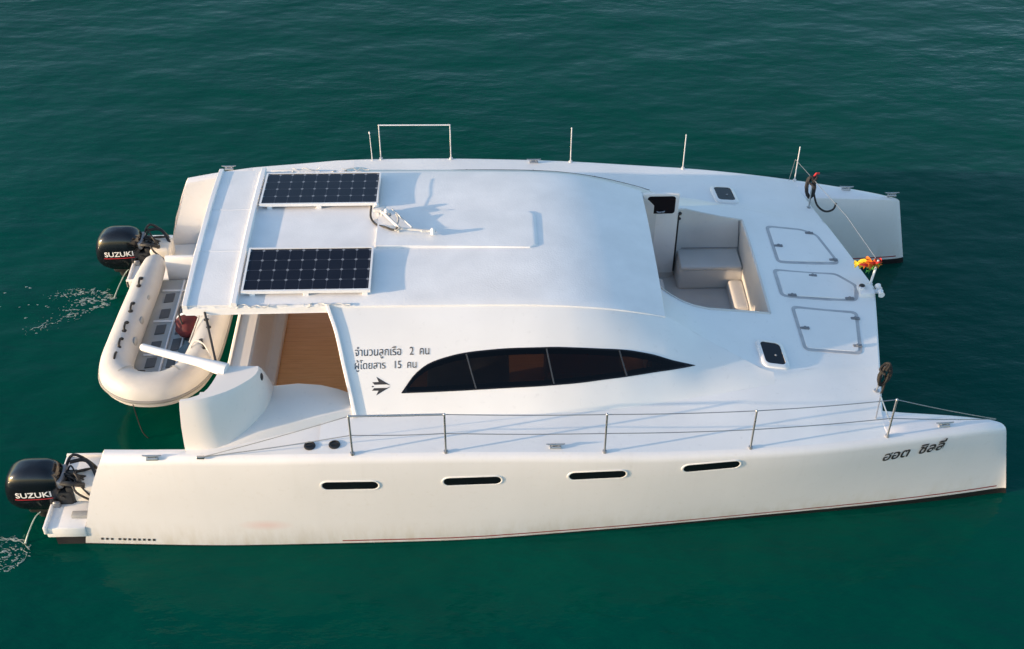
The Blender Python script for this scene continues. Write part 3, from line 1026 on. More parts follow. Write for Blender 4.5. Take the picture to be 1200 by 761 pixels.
# tilted wind vane plate at the far end of the mast: its long shade lies on the hatch
mb.box((-.70, -.165, zr(-.6, -.16) + .062), (-.52, -.135, zr(-.6, -.16) + .095), .008, 1)
mb.build('vane', 'steel_white', mast)
mb = MB().tube([(-1.30, .30, zr(-1.3, .3) + .14), (-1.31, .21, zr(-1.3, .2) + .03), (-1.24, .08, zr(-1.24, .1) + .014), (-1.13, -.03, zr(-1.1, 0) + .054), (-1.03, -.09, zr(-1, -.1) + .056), (-.97, -.11, zr(-.97, -.1) + .10)], .013, 8, smooth_path=5)
mb.build('cable', 'rubber', mast)
MB().tube([(-1.22, .33, zr(-1.2, .33) + .1), (-1.23, .60, zr(-1.2, .6) + .11), (-1.25, 1.0, zr(-1.2, 1.0) + .11)], .004, 6).build('stay', 'wire', mast)

# ------------------------------------------------------------------ aft cockpit
def make_cockpit():
    # sole in wood from the transom through the saloon
    MB().box((-2.62, -1.80, .90), (2.02, 1.80, 1.0)).build('cockpit_sole', 'teak', boat)
    # saloon furniture seen dimly through the tinted windows
    so = MB().box((.72, -1.85, .99), (1.62, -1.05, 1.30), .05, 3)
    so.box((.72, -2.02, 1.29), (1.62, -1.80, 1.60), .05, 3)
    so.build('saloon_settee', 'leather', boat, 40)
    MB().box((-.62, -1.95, .99), (.30, -1.35, 1.52), .02, 2).build('galley_counter', 'greyplastic', boat, 40)
    MB().box((.2, .5, .99), (1.5, 1.4, 1.45), .04, 2).build('saloon_bench', 'leather', boat, 40)
    # bridge deck underneath
    MB().box((-2.86, -1.95, .30), (4.30, 1.95, .56), .02, 1).build('bridge_deck', 'gelcoat', boat)
    for s in (-1, 1):
        # side deck beside the cockpit, its raised coaming and the inner wall down to the sole
        mb = MB()
        xs = [-3.15, -2.9, -2.6, -2.3, -2.06, -1.8, -1.6, -1.46, -1.35]
        inner = lin([-3.15, -2.35, -2.06, -1.7, -1.46, -1.35], [1.82, 1.80, 1.78, 1.84, 1.97, 2.05])
        rows = []
        for x in xs:
            yi, yd, zd = inner(x), Yd(x), Zd(x)
            zi = 1.42
            rows.append([(x, s * yd, zd), (x, s * (yd - .04), zd + .001), (x, s * (yd * .6 + yi * .4), zd * .7 + zi * .3), (x, s * (yi + .04), zi), (x, s * (yi + .012), zi - .012), (x, s * yi, zi - .05), (x, s * (yi - .01), .84)])
        mb.grid(rows)
        mb.poly(rows[0])
        mb.build('side_deck', 'gelcoat', boat, 35)
        mb = MB()
        out = lin([-2.9, -2.74, -1.38, -1.30], [2.76, 2.735, 2.33, 2.33])
        rows = []
        for x in (-2.88, -2.74, -2.4, -2.06, -1.8, -1.6, -1.46, -1.37):
            yo, yi = out(x), inner(x) + .02
            zd = Zd(x)
            e = min(1.0, (x + 2.9) / .5)
            h = .012 + .075 * e
            rows.append([(x, s * yo, zd - .02), (x, s * (yo - .045), zd - .01 + h * .9), (x, s * (yo - .07), zd - .005 + h), (x, s * (yo * .4 + yi * .6), zd - .02 + h), (x, s * (yi + .03), zd - .035 + h), (x, s * yi, zd - .05 + h), (x, s * yi, zd - .2)])
        mb.grid(rows); mb.poly(rows[0]); mb.poly(rows[-1])
        mb.build('cockpit_coaming', 'warmlit_coat', boat, 35)
    # bench across the stern of the cockpit
    mb = MB()
    prof = [(-2.90, .22), (-2.90, 1.46), (-2.88, 1.50), (-2.855, 1.505), (-2.85, 1.485), (-2.66, 1.485), (-2.635, 1.47), (-2.625, 1.44), (-2.55, 1.13), (-2.52, 1.10), (-2.43, 1.09), (-2.415, 1.07), (-2.415, .95)]
    rows = [[(x, y, z) for x, z in prof] for y in (-1.86, -1.85, -.9, 0, .9, 1.85, 1.86)]
    mb.grid(rows); mb.poly(rows[0]); mb.poly(rows[-1])
    mb.build('stern_bench', 'warmlit_coat', boat, 30)
    # forward cabin bulkhead and front wall leave the saloon doorways open
    mb = MB()
    mb.box((1.92, -1.25, .85), (1.96, -.45, 1.93)); mb.box((1.92, .75, .85), (1.96, 1.20, 1.93))
    mb.build_each('cabin_front', 'gelcoat', boat)
make_cockpit()

def make_wing():
    """curved helm wing on the near quarter"""
    outer_b = [(-3.165, -2.725), (-3.0, -2.735), (-2.86, -2.73), (-2.72, -2.695), (-2.60, -2.62), (-2.50, -2.52), (-2.42, -2.39), (-2.36, -2.25), (-2.325, -2.10), (-2.315, -1.95), (-2.33, -1.80)]
    outer_t = [(-3.16, -2.585), (-3.05, -2.575), (-2.95, -2.56), (-2.82, -2.51), (-2.71, -2.455), (-2.62, -2.395), (-2.54, -2.325), (-2.47, -2.255), (-2.42, -2.18), (-2.40, -2.11), (-2.41, -2.05)]
    inner = [(-2.70, -2.045), (-2.79, -2.06), (-2.825, -2.15), (-2.85, -2.26), (-2.885, -2.38), (-2.94, -2.47), (-3.03, -2.53), (-3.155, -2.56)]
    rows = []
    n = len(outer_b)
    mb = MB()
    prof = [(0, 1.28), (.0, 1.42), (.16, 1.50), (.5, 1.70), (.84, 1.90), (.97, 1.962), (1.0, 1.972)]
    rows = []
    for f, z in prof:
        bulge = .03 * math.sin(math.pi * min(1, f))
        row = []
        for a, b_ in zip(outer_b, outer_t):
            d = Vector((a[0] + 2.95, a[1] + 2.1)); d = d.normalized() if d.length > 1e-6 else d
            row.append((a[0] + (b_[0] - a[0]) * f + d.x * bulge * .5, a[1] + (b_[1] - a[1]) * f + d.y * bulge, z))
        rows.append(row)
    mb.grid(rows)
    lip = rows[-1]
    # flat top between the lip and the concave after edge
    inn = []
    for k in range(n):
        f = k / (n - 1)
        P = inner[::-1]
        g = f * (len(P) - 1); i = min(int(g), len(P) - 2)
        inn.append((P[i][0] + (P[i + 1][0] - P[i][0]) * (g - i), P[i][1] + (P[i + 1][1] - P[i][1]) * (g - i), 1.972))
    mb.grid([lip, [tuple((Vector(a) + Vector(b_)) / 2) for a, b_ in zip(lip, inn)], inn])
    low = [(p[0], p[1], 1.30) for p in inn]
    mb.grid([inn, [(p[0] + .006, p[1], 1.955) for p in inn], low])
    mb.poly([rows[i][-1] for i in range(len(rows))] + [inn[-1], low[-1]])
    mb.poly([rows[i][0] for i in range(len(rows))] + [inn[0], low[0]])
    wing = mb.build('helm_wing', 'warmlit_coat', boat, 24)
    # davit arm reaching out over the dinghy
    mb = MB().tube([(-2.74, -2.10, 1.965), (-2.86, -2.06, 1.975), (-3.05, -1.98, 1.98), (-3.35, -1.86, 1.975), (-3.70, -1.71, 1.97)], [.075, .07, .052, .046, .043], 14)
    mb.ball((-3.70, -1.71, 1.97), .043, 12, 8)
    mb.build('davit_arm', 'alu', boat, 50)
    MB().tube([(-3.07, -1.33, 2.20), (-2.86, -2.02, 1.985)], .013, 8).build('roof_strut', 'rubber', boat)
    mb = MB().ball((-2.385, -2.10, 1.86), (.022, .04, .05), 12, 8)
    mb.build('hose_port', 'blackplastic', wing)
    mb = MB().tube([(-2.45, -2.20, 1.80), (-2.52, -2.34, 1.74), (-2.64, -2.47, 1.70), (-2.72, -2.54, 1.66)], .006, 6, smooth_path=4)
    return wing
make_wing()

# ------------------------------------------------------------------ front well and door
def make_well():
    mb = MB()
    zf = .60
    xs = [2.04, 2.14, 2.25, 2.37, 2.50, 2.68, 2.9, 3.15, 3.42, 3.45]
    for s, rim in ((-1, RIM_N), (1, RIM_F)):
        rows = []
        for x in xs:
            r = rim(x); z = deck_z(x, r)
            rows.append([(x, s * (r + .012), z - .002), (x, s * (r + .004), z + .014), (x, s * (r - .012), z + .012), (x, s * (r - .02), z - .03), (x, s * (r - .02), zf)])
        mb.grid(rows)
    ys = np.linspace(-RIM_N(3.45) + .02, RIM_F(3.45) - .02, 12)
    rows = [[(3.462, y, deck_z(3.45, y) - .002), (3.45, y, deck_z(3.45, y) + .014), (3.43, y, deck_z(3.45, y) + .01), (3.425, y, deck_z(3.45, y) - .04), (3.46, y, zf)] for y in ys]
    mb.grid(rows)
    mb.add([(1.95, -.8, zf), (3.5, -.8, zf), (3.5, 1.36, zf), (1.95, 1.36, zf)], [(0, 1, 2, 3)])
    well = mb.build('front_cockpit', 'wellcoat', boat, 35)
    mb = MB().box((2.60, .93, zf - .01), (3.47, 1.32, .93), .05, 4)
    mb.build('seat', 'wellcoat', well, 40)
    mb = MB().box((2.615, .90, .93), (3.43, 1.315, .995), .03, 4)
    mb.build('seat_cushion', 'wellcoat', well, 40)
    mb = MB().box((3.25, .30, zf - .01), (3.46, .92, .78), .06, 4)
    mb.build('locker_step', 'wellcoat', well, 40)
    mb = MB().box((2.0, -.15, zf - .01), (2.42, 1.0, .76), .05, 4)
    mb.build('door_step', 'gelcoat', well, 40)
    mb = MB().tube([(2.10, -RIM_N(2.10) + .03, deck_z(2.1, .4) - .10)] + [(x, -RIM_N(x) + .024, deck_z(x, RIM_N(x)) - .045) for x in (2.25, 2.37, 2.5, 2.68, 3.0, 3.41)], .012, 8)
    mb.build('rim_seal', 'rubber', well)
    mb = MB()
    mb.tube([(2.62, 1.307, 1.44), (2.64, 1.307, .98)], .007, 6)
    mb.tube([(3.40, 1.307, 1.44), (3.44, 1.307, .98)], .007, 6)
    mb.tube([(2.62, 1.309, 1.005), (3.43, 1.309, 1.005)], .006, 6)
    mb.build_each('trim_line', 'latch', well)
    # open door standing fore and aft
    y = 1.19
    D = MB()
    D.box((2.09, y - .02, .70), (2.56, y + .02, 1.965), .012, 2)
    door = D.build('door', 'gelcoat', boat, 40)
    P = rounded_rect(2.15, 2.51, 1.665, 1.93, .04)
    mb = MB()
    mb.add([(x, y - .024, z) for x, z in P] + [(x, y - .012, z) for x, z in P], [tuple(range(len(P)))] + [(i, (i + 1) % len(P), len(P) + (i + 1) % len(P), len(P) + i) for i in range(len(P))])
    mb.build('pane', 'glass2', door)
    mb = MB()
    mb.tube([(2.575, y, .72), (2.575, y, 1.62)], .011, 8)
    mb.ball((2.585, y - .02, 1.66), .025, 8, 6); mb.ball((2.585, y - .02, 1.58), .02, 8, 6)
    mb.build('hinge', 'rubber', door)
    MB().tube([(2.28, y - .03, 1.70), (2.30, y - .045, 1.70), (2.36, y - .045, 1.705), (2.38, y - .03, 1.705)], .008, 6).build('handle', 'steel', door)
    MB().box((2.0, 1.20, .85), (2.06, 1.30, 1.9)).build('door_post', 'gelcoat', boat)
make_well()

# ------------------------------------------------------------------ foredeck hatches, windows and fittings
def ring_on_deck(mb, poly, w, h):
    n = len(poly)
    c = Vector((sum(p[0] for p in poly) / n, sum(p[1] for p in poly) / n))
    def off(d):
        out = []
        for i in range(n):
            a, b_, e = Vector(poly[i - 1]), Vector(poly[i]), Vector(poly[(i + 1) % n])
            n1 = Vector(((b_ - a).y, -(b_ - a).x)).normalized(); n2 = Vector(((e - b_).y, -(e - b_).x)).normalized()
            m = (n1 + n2); m = m / max(.2, m.dot(n1)) if m.length > 1e-6 else n1
            sgn = 1 if m.dot(b_ - c) > 0 else -1
            out.append(b_ + m * d * sgn)
        return out
    o, i_ = off(w / 2), off(-w / 2)
    def dense(P, up):
        Q = []
        for k in range(n):
            for f in (0, .25, .5, .75):
                q = P[k].lerp(P[(k + 1) % n], f)
                Q.append(on_deck(q.x, q.y, up))
        return Q
    mb.grid([dense(o, -.004), dense(o, h), dense(i_, h), dense(i_, -.004)], close_v=True)
def round_poly(poly, r=.05, n=4):
    out = []
    m = len(poly)
    for i in range(m):
        a, b_, e = Vector(poly[i - 1]), Vector(poly[i]), Vector(poly[(i + 1) % m])
        p, q = b_ + (a - b_).normalized() * r, b_ + (e - b_).normalized() * r
        for k in range(n + 1):
            t = k / n
            v = p * (1 - t) ** 2 + b_ * 2 * t * (1 - t) + q * t * t
            out.append((v.x, v.y))
    return out
HATCHES = [
    ([(3.76, 1.24), (4.22, 1.23), (4.40, 1.13), (4.55, .50), (3.76, .45)], [(4.31, 1.15), (4.50, .56), (3.83, .80)]),
    ([(3.67, .26), (4.46, .26), (4.67, .02), (4.60, -.26), (3.67, -.26)], [(4.15, .20), (3.80, -.24), (4.52, -.24)]),
    ([(3.76, -.46), (4.54, -.50), (4.42, -1.24), (3.76, -1.24)], [(4.50, -.62), (4.41, -1.12), (3.83, -.86)])]
for poly, hw in HATCHES:
    mb = MB(); ring_on_deck(mb, round_poly(poly, .06), .042, .006)
    seal = mb.build('deck_hatch', 'groove', boat, 40)
    cx = sum(p[0] for p in poly) / len(poly); cy = sum(p[1] for p in poly) / len(poly)
    lid = MB()
    RP = round_poly(poly, .06)
    inset = [(x + (cx - x) * .045, y + (cy - y) * .055) for x, y in RP]
    ringo = [on_deck(x, y, .0) for x, y in inset]; ringi = [on_deck(x + (cx - x) * .02, y + (cy - y) * .02, .010) for x, y in inset]
    rows = [ringo, ringi]
    for f in (.3, .6, .9):
        rows.append([on_deck(x + (cx - x) * f, y + (cy - y) * f, .011) for x, y in inset])
    lid.grid(rows, close_v=True); lid.poly(rows[-1])
    lid.build('hatch_lid', 'nonskid', seal, 40)
    for (hx, hy) in hw:
        p = on_deck(hx, hy)
        mb = MB().box((p[0] - .055, p[1] - .022, p[2]), (p[0] + .055, p[1] + .022, p[2] + .022), .006, 1)
        mb.tube([(p[0], p[1], p[2] + .015), (p[0], p[1], p[2] + .032)], .018, 10)
        mb.build('hatch_latch', 'latch', seal)

def make_deck_window(cx, cy):
    lx, ly = .118, .175
    mb = MB()
    def ring(m, up, r):
        return [on_deck(x + (y - cy) * -.06, y, up) for x, y in rounded_rect(cx - lx - m, cx + lx + m, cy - ly - m, cy + ly + m, r)]
    mb.grid([ring(.045, -.005, .07), ring(.042, .020, .07), ring(.015, .034, .05), ring(0, .034, .05), ring(0, .02, .05)], close_v=True)
    fr = mb.build('deck_window', 'gelcoat', boat, 40)
    MB().poly(ring(0, .026, .05)).build('pane', 'glass', fr)
    p = on_deck(cx + .03, cy - .03, .03)
    MB().ball(p, (.016, .016, .010), 8, 6).build('knob', 'latch', fr)
make_deck_window(3.335, -1.40); make_deck_window(3.33, 2.04)

# nose post, bow roller, corner posts and wires between them
nose = (4.86, .06)
zn = on_deck(*nose)[2]
mb = MB().tube([(4.85, .06, zn - .01), (4.90, .10, zn + .35)], .015, 10)
mb.tube([(4.85, .06, zn - .01), (4.85, .06, zn + .02)], .03, 12)
mb.build('bow_post', 'alu', boat)
zz = on_deck(4.74, -.10)[2]
mb = MB().box((4.66, -.20, zz - .01), (4.84, .0, zz + .06), .01)
mb.tube([(4.70, -.10, zz + .05), (4.70, -.10, zz + .085)], .035, 12)
rol = mb.build('bow_roller', 'alu', boat)
mb = MB()
for y in (-.03, -.15):
    mb.tube([(4.93, y - .035, zz + .02), (4.93, y - .015, zz + .02), (4.93, y + .015, zz + .02), (4.93, y + .035, zz + .02)], [.040, .034, .034, .040], 14)
mb.box((4.80, -.12, zz - .01), (4.96, -.06, zz + .02), .005, 1)
mb.build('roller_wheel', 'letter_white', rol, 50)
MB().ball((4.705, -.07, zz + .075), (.04, .04, .03), 10, 6).build('windlass_switch', 'blackplastic', rol)
POSTS = []
for s in (-1, 1):
    b0 = (4.46, s * 1.84); zb = on_deck(*b0)[2]
    top = (4.47, s * 1.90, zb + .42)
    mb = MB().tube([(b0[0], b0[1], zb - .01), top], .011, 10)
    mb.tube([(b0[0], b0[1], zb - .01), (b0[0], b0[1], zb + .015)], .028, 12)
    mb.build('corner_post', 'steel', boat)
    POSTS.append((b0, zb, top))
ptop = POSTS[1][2]
mb = MB()
mb.tube([ptop, (4.70, .98, zn + .40), (4.90, .10, zn + .33)], .0045, 6)
mb.tube([ptop, (4.36, 2.50, 1.62), (4.33, 2.545, Zd(4.33))], .0035, 6)
mb.build('bow_line', 'wire', boat)
MB().tube([(4.42, 2.05, 1.22), (4.70, 1.2, 1.08), (4.90, .40, 1.06)], .011, 8).build('bridle_bar', 'wire', boat)

# ------------------------------------------------------------------ swim platforms and outboards
def make_platform(s):
    mb = MB()
    def ybox(lo, hi, bev):
        a, b_ = sorted((s * lo[1], s * hi[1]))
        mb.box((lo[0], a, lo[2]), (hi[0], b_, hi[2]), bev, 2)
    ybox((-4.88, 1.68, .13), (-4.44, 2.80, .28), .015)
    ybox((-4.46, 1.68, .135), (-4.05, 2.56, .277), .01)
    ybox((-4.90, 1.665, .20), (-4.86, 2.815, .305), .008)
    ybox((-4.90, 1.665, .20), (-4.3, 1.70, .32), .008)
    if s > 0:
        ybox((-4.02, 1.72, .26), (-3.2, 2.64, .46), .02)
        ybox((-3.62, 1.72, .46), (-3.16, 2.64, .78), .02)
    pl = mb.build('swim_platform', 'gelcoat', boat, 40)
    mb = MB()
    ybox((-4.80, 1.75, -.4), (-4.30, 2.78, .139), .0)
    mb.build('platform_base', 'antifoul', pl)
    mb = MB()
    a, b_ = sorted((s * 2.10, s * 2.42))
    mb.box((-4.64, a, .27), (-4.34, b_, .52), .05, 3)
    mb.build('motor_mount', 'cream', pl, 45)
    mb = MB()
    a, b_ = sorted((s * 2.46, s * 2.60))
    mb.box((-4.62, -2.66 if s < 0 else 2.0, .275), (-4.44, -2.58 if s < 0 else 2.08, .33), .012, 2)
    mb.build('step_pad', 'greyplastic', pl, 45)
make_platform(-1); make_platform(1)

CZ = [.14, .18, .25, .35, .46, .57, .66, .72, .752, .765]
CX0 = pchip(CZ, [-5.22, -5.30, -5.385, -5.415, -5.41, -5.385, -5.34, -5.27, -5.18, -5.08])
CX1 = pchip(CZ, [-4.86, -4.80, -4.755, -4.735, -4.735, -4.745, -4.775, -4.83, -4.91, -5.0])
CW = pchip(CZ, [.12, .155, .185, .20, .20, .19, .17, .14, .095, .03])
def cowl_y(x, z):
    a, b_ = CX0(z), CX1(z); c, h = (a + b_) / 2, (b_ - a) / 2
    u = min(.98, abs((x - c) / h))
    return CW(z) * (1 - u ** 3.4) ** (1 / 3.4)
def make_motor(yc):
    mb = MB()
    # leg and lower unit, clamp bracket
    mb.tube([(-5.06, yc, .24), (-5.05, yc, .0), (-5.03, yc, -.5)], [.15, .10, .075], 14)
    mb.box((-5.20, yc - .14, .10), (-4.78, yc + .14, .23), .04, 3)
    mb.box((-4.86, yc - .17, .02), (-4.64, yc + .17, .46), .03, 2)
    mb.box((-4.98, yc - .16, -.3), (-4.74, yc + .05, .2), .04, 2)
    mb.box((-4.70, yc - .15, .06), (-4.62, yc - .06, .52), .015, 2); mb.box((-4.70, yc + .06, .06), (-4.62, yc + .15, .52), .015, 2)
    mb.tube([(-4.74, yc - .19, .40), (-4.74, yc + .19, .40)], .028, 10)
    mb.tube([(-4.80, yc - .10, .56), (-4.62, yc - .16, .60), (-4.50, yc - .10, .52)], .028, 8, smooth_path=4)
    mb.box((-5.34, yc - .11, -.04), (-4.98, yc + .11, -.02), .004, 1)
    eng = mb.build('outboard_motor', 'blackplastic', boat, 40)
    rows = []
    for z in [.14, .155, .18, .22, .27, .33, .40, .47, .54, .61, .665, .71, .742, .758, .765]:
        row = []
        a, b_ = CX0(z), CX1(z); c, h = (a + b_) / 2, (b_ - a) / 2
        for k in range(36):
            t = 2 * math.pi * k / 36
            ct, st = math.cos(t), math.sin(t)
            e = 2 / 3.4
            tilt = .03 * (z - .2)
            row.append((c + h * math.copysign(abs(ct) ** e, ct) + tilt, yc + CW(z) * math.copysign(abs(st) ** e, st), z + .02 * (c - 0 + 5.08)))
        rows.append(row)
    mb = MB().grid(rows, close_v=True); mb.poly(rows[0]); mb.poly(rows[-1])
    mb.build('cowling', 'cowl', eng, 50)
    mb = MB()   # grey panel gap and latch at the front of the cowling
    mb.box((-4.79, yc - .15, .50), (-4.715, yc + .15, .62), .03, 3)
    mb.box((-4.86, yc - .222, .27), (-4.78, yc - .18, .36), .012, 1)
    mb.build_each('cowl_trim', 'latch', eng, 40)
    V, F = text_mesh('SUZUKI', bold=.02, spacing=1.02)
    umin = min(v.x for v in V); umax = max(v.x for v in V)
    mb = MB()
    def side(x, z): return (x + .01, yc - cowl_y(x - .005, z) - .006, z + .02 * ((CX0(z) + CX1(z)) / 2 + 5.08))
    mb.add([side(-5.26 + (v.x - umin) / (umax - umin) * .40, .425 + v.y * .11 + .018 * (v.x - umin) / (umax - umin)) for v in V], F)
    mb.build('lettering', 'letter_white', eng)
    mb = MB()
    xs = np.linspace(-5.28, -4.85, 14)
    mb.grid([[side(x, .388 + .018 * (x + 5.3) / .42) for x in xs], [side(x, .400 + .018 * (x + 5.3) / .42) for x in xs]])
    mb.build('pinstripe', 'letter_red', eng)
    mb = MB()
    rng = random.Random(3)
    for k in range(11):
        y0 = yc + rng.uniform(-.12, .12); y1 = yc + rng.uniform(-.25, .22)
        mb.tube([(-4.76, y0, .42 + rng.uniform(0, .15)), (-4.64 + rng.uniform(-.04, .06), (y0 + y1) / 2 + rng.uniform(-.1, .1), .58 + rng.uniform(-.02, .10)),
                 (-4.50 + rng.uniform(-.05, .06), y1, .50 + rng.uniform(-.1, .06)), (-4.40, y1 * .7 + yc * .3, .30)], rng.choice([.010, .013, .017]), 8, smooth_path=5)
    mb.tube([(-4.70, yc + .16, .62), (-4.52, yc + .20, .60), (-4.38, yc + .02, .50), (-4.36, yc - .10, .34)], .022, 8, smooth_path=5)
    mb.build_each('hose', 'rubber', eng, 60)
    return eng
eng = make_motor(-2.27)
eng2 = eng.copy(); COL.objects.link(eng2); eng2.location.y += 4.54; eng2.parent = boat
for ch in list(eng.children):
    c = ch.copy(); COL.objects.link(c); c.parent = eng2

# ------------------------------------------------------------------ inflatable dinghy slung between the sterns
DZ = .62
def make_dinghy():
    d = thing('inflatable_dinghy', 'beige grey inflatable dinghy slung crosswise between the two sterns, slatted grey floor', 'dinghy', (-3.98, .2, .35))
    path = [(-4.44, 1.80), (-4.44, 1.62), (-4.46, 1.2), (-4.49, .6), (-4.515, .0), (-4.515, -.42), (-4.43, -.72), (-4.22, -.90), (-4.0, -.945), (-3.78, -.90), (-3.60, -.72), (-3.50, -.42), (-3.46, .0), (-3.44, .6), (-3.42, 1.2), (-3.42, 1.62), (-3.42, 1.80)]
    rad = [.03, .15, .185, .195, .20, .205, .21, .212, .212, .212, .21, .205, .20, .195, .185, .15, .03]
    def zz(y): return DZ + .05 * max(0.0, (-y - .2)) ** 1.2
    P = [(x, y, zz(y)) for x, y in path]
    mb = MB().tube(catmull(P, 6), list(np.interp(np.linspace(0, 16, 97), range(17), rad)), 22)
    tube = mb.build('buoyancy_tube', 'tube', d, 60)
    # lower hull
    mb = MB()
    rows = []
    for y in np.linspace(1.55, -.85, 14):
        w = .62 if y > -.3 else .62 * math.sqrt(max(.02, 1 - ((-.3 - y) / .62) ** 2))
        dp = .36 if y > -.2 else .36 * (1 - .5 * ((-.2 - y) / .65))
        rows.append([(-3.95 + w * u, y, zz(y) - .16 - (dp - .16) * (1 - abs(u)) ** .8) for u in np.linspace(-1, 1, 11)])
    mb.grid(rows)
    mb.build('lower_hull', 'tube', d, 40)
    # floor and its dark pads
    mb = MB()
    fz = DZ - .14
    pl = [(-4.38, 1.45), (-4.38, -.35), (-4.22, -.62), (-4.0, -.72), (-3.78, -.66), (-3.62, -.35), (-3.60, 1.45)]
    mb.prism(pl, fz - .03, fz)
    fl = mb.build('floor', 'floor_alu', d)
    for i, y in enumerate((.95, .62, .29, -.04, -.36)):
        mb = MB()
        mb.prism([(-3.96, y), (-3.86, y + .02), (-3.86, y + .25), (-3.96, y + .23)], fz, fz + .012)
        mb.build('floor_pad', 'slat_dark', fl)
        MB().prism([(-4.22, y), (-4.10, y + .02), (-4.10, y + .2), (-4.22, y + .18)], fz, fz + .012).build('floor_pad', 'slat_dark', fl)
        if i != 4:
            mb = MB().prism([(-3.80, y - .02), (-3.64, y), (-3.64, y + .25), (-3.80, y + .23)], fz, fz + .012)
            mb.build('floor_pad', 'slat_dark', fl)
    mb = MB()
    for x in (-4.02, -3.83):
        mb.box((x - .012, -.55, fz), (x + .012, 1.42, fz + .03), .005, 1)
    for y in (-.12, .55, 1.2):
        mb.box((-4.28, y - .015, fz), (-3.62, y + .015, fz + .022), .005, 1)
    mb.build_each('floor_rib', 'alu', fl)
    mb = MB()
    rngd = random.Random(8)
    mb.grid([[(-3.72 + .20 * (i / 7 - .5) + .02 * rngd.gauss(0, 1), -.02 - .34 * (j / 7 - .5) + .02 * rngd.gauss(0, 1), fz + .02 + .09 * math.sin(math.pi * i / 7) * math.sin(math.pi * j / 7) + .012 * rngd.random()) for i in range(8)] for j in range(8)])
    mb.build('tarpaulin', 'tarp', d, 80)
    # transom
    mb = MB().box((-4.26, 1.50, .36), (-3.58, 1.56, .82), .012, 2)
    mb.build('transom', 'letter_white', d)
    # rubbing strake round the bow
    idx = list(range(4, 13))
    def outward(i):
        a, b_ = Vector(path[i - 1]), Vector(path[i + 1]); t = (b_ - a).normalized()
        n = Vector((t.y, -t.x)); c = Vector((-3.95, .3))
        return n if n.dot(Vector(path[i]) - c) > 0 else -n
    pts = []
    for i in range(2, 15):
        n = outward(i)
        pts.append((path[i][0] + n.x * (rad[i] - .004), path[i][1] + n.y * (rad[i] - .004), P[i][2] - .02))
    MB().tube(catmull(pts, 5), .024, 8).build('rubbing_strake', 'strake', d, 60)
    pts2 = []
    for i in range(5, 12):
        n = outward(i)
        pts2.append((path[i][0] + n.x * (rad[i] - .03), path[i][1] + n.y * (rad[i] - .03), P[i][2] - .105))
    MB().tube(catmull(pts2, 5), .012, 6).build('rubbing_strake', 'tubepatch', d, 60)
    # patches wrapped over the bow
    for i0 in (6.4, 9.6):
        k = int(i0); f = i0 - k
        c = Vector(P[k]).lerp(Vector(P[k + 1]), f)
        t = (Vector(P[k + 1]) - Vector(P[k])).normalized(); n = Vector((t.y, -t.x, 0))
        rows = []
        for a in np.linspace(-.4, math.pi + .4, 16):
            rows.append([tuple(c + t * w + (n * math.cos(a) + Vector((0, 0, 1)) * math.sin(a)) * .2145) for w in (-.012, .012)])
        MB().grid(rows).build('seam_tape', 'tubepatch', d, 60)
    # grab handles along the tubes
    def handle(x, y, z, ang, mat='rubber', L=.16):
        c, s_ = math.cos(ang), math.sin(ang)
        T = lambda a, b_, h: (x + a * c - b_ * s_, y + a * s_ + b_ * c, z + h)
        mb = MB()
        mb.tube([T(-L / 2, 0, -.01), T(-L / 3, 0, .025), T(0, 0, .034), T(L / 3, 0, .025), T(L / 2, 0, -.01)], .015, 8, smooth_path=3)
        for q in (-L / 2, L / 2):
            mb.ball(T(q, 0, -.004), (.034, .034, .014), 10, 6)
        mb.build('grab_handle', mat, d, 60)
    for y in (.98, .45, .06, -.26, -.52):
        handle(-4.50 + .02, y, DZ + .198, 1.5708 + .02)
    for y in (.55, .10, -.30):
        handle(-3.46 - .07 * 0, y, DZ + .198, 1.9 if y < .2 else 1.6)
    for y in (.75, .3, -.1):
        mb = MB().ball((-4.345, y, DZ + .08), (.03, .08, .06), 10, 6)
        mb.build('tube_patch', 'tubepatch', d, 60)
    # lines
    mb = MB()
    mb.tube([(-4.13, -.62, DZ + .05), (-4.16, -.80, DZ + .20), (-4.18, -.97, DZ + .19), (-4.19, -1.10, DZ + .06), (-4.19, -1.11, DZ - .18), (-4.16, -1.12, .12), (-4.10, -1.10, -.03)], .007, 6, smooth_path=5)
    mb.build('painter_line', 'rope_dark', d, 60)
    mb = MB()
    mb.tube([(-3.62, -.42, DZ + .14), (-3.55, -.30, DZ + .24), (-3.42, -.36, DZ + .23), (-3.30, -.55, DZ + .12), (-3.28, -.58, DZ - .02)], .010, 7, smooth_path=5)
    mb.tube([(-3.66, -.15, DZ + .10), (-3.60, .15, DZ + .19), (-3.58, .30, DZ + .22), (-3.62, .42, DZ + .12)], .009, 7, smooth_path=5)
    mb.tube([(-4.1, -.45, fz + .02), (-3.9, -.5, fz + .06), (-3.75, -.58, fz + .2), (-3.60, -.70, DZ + .2)], .009, 7, smooth_path=5)
    mb.build_each('mooring_rope', 'rope_white', d, 60)
    return d
make_dinghy()

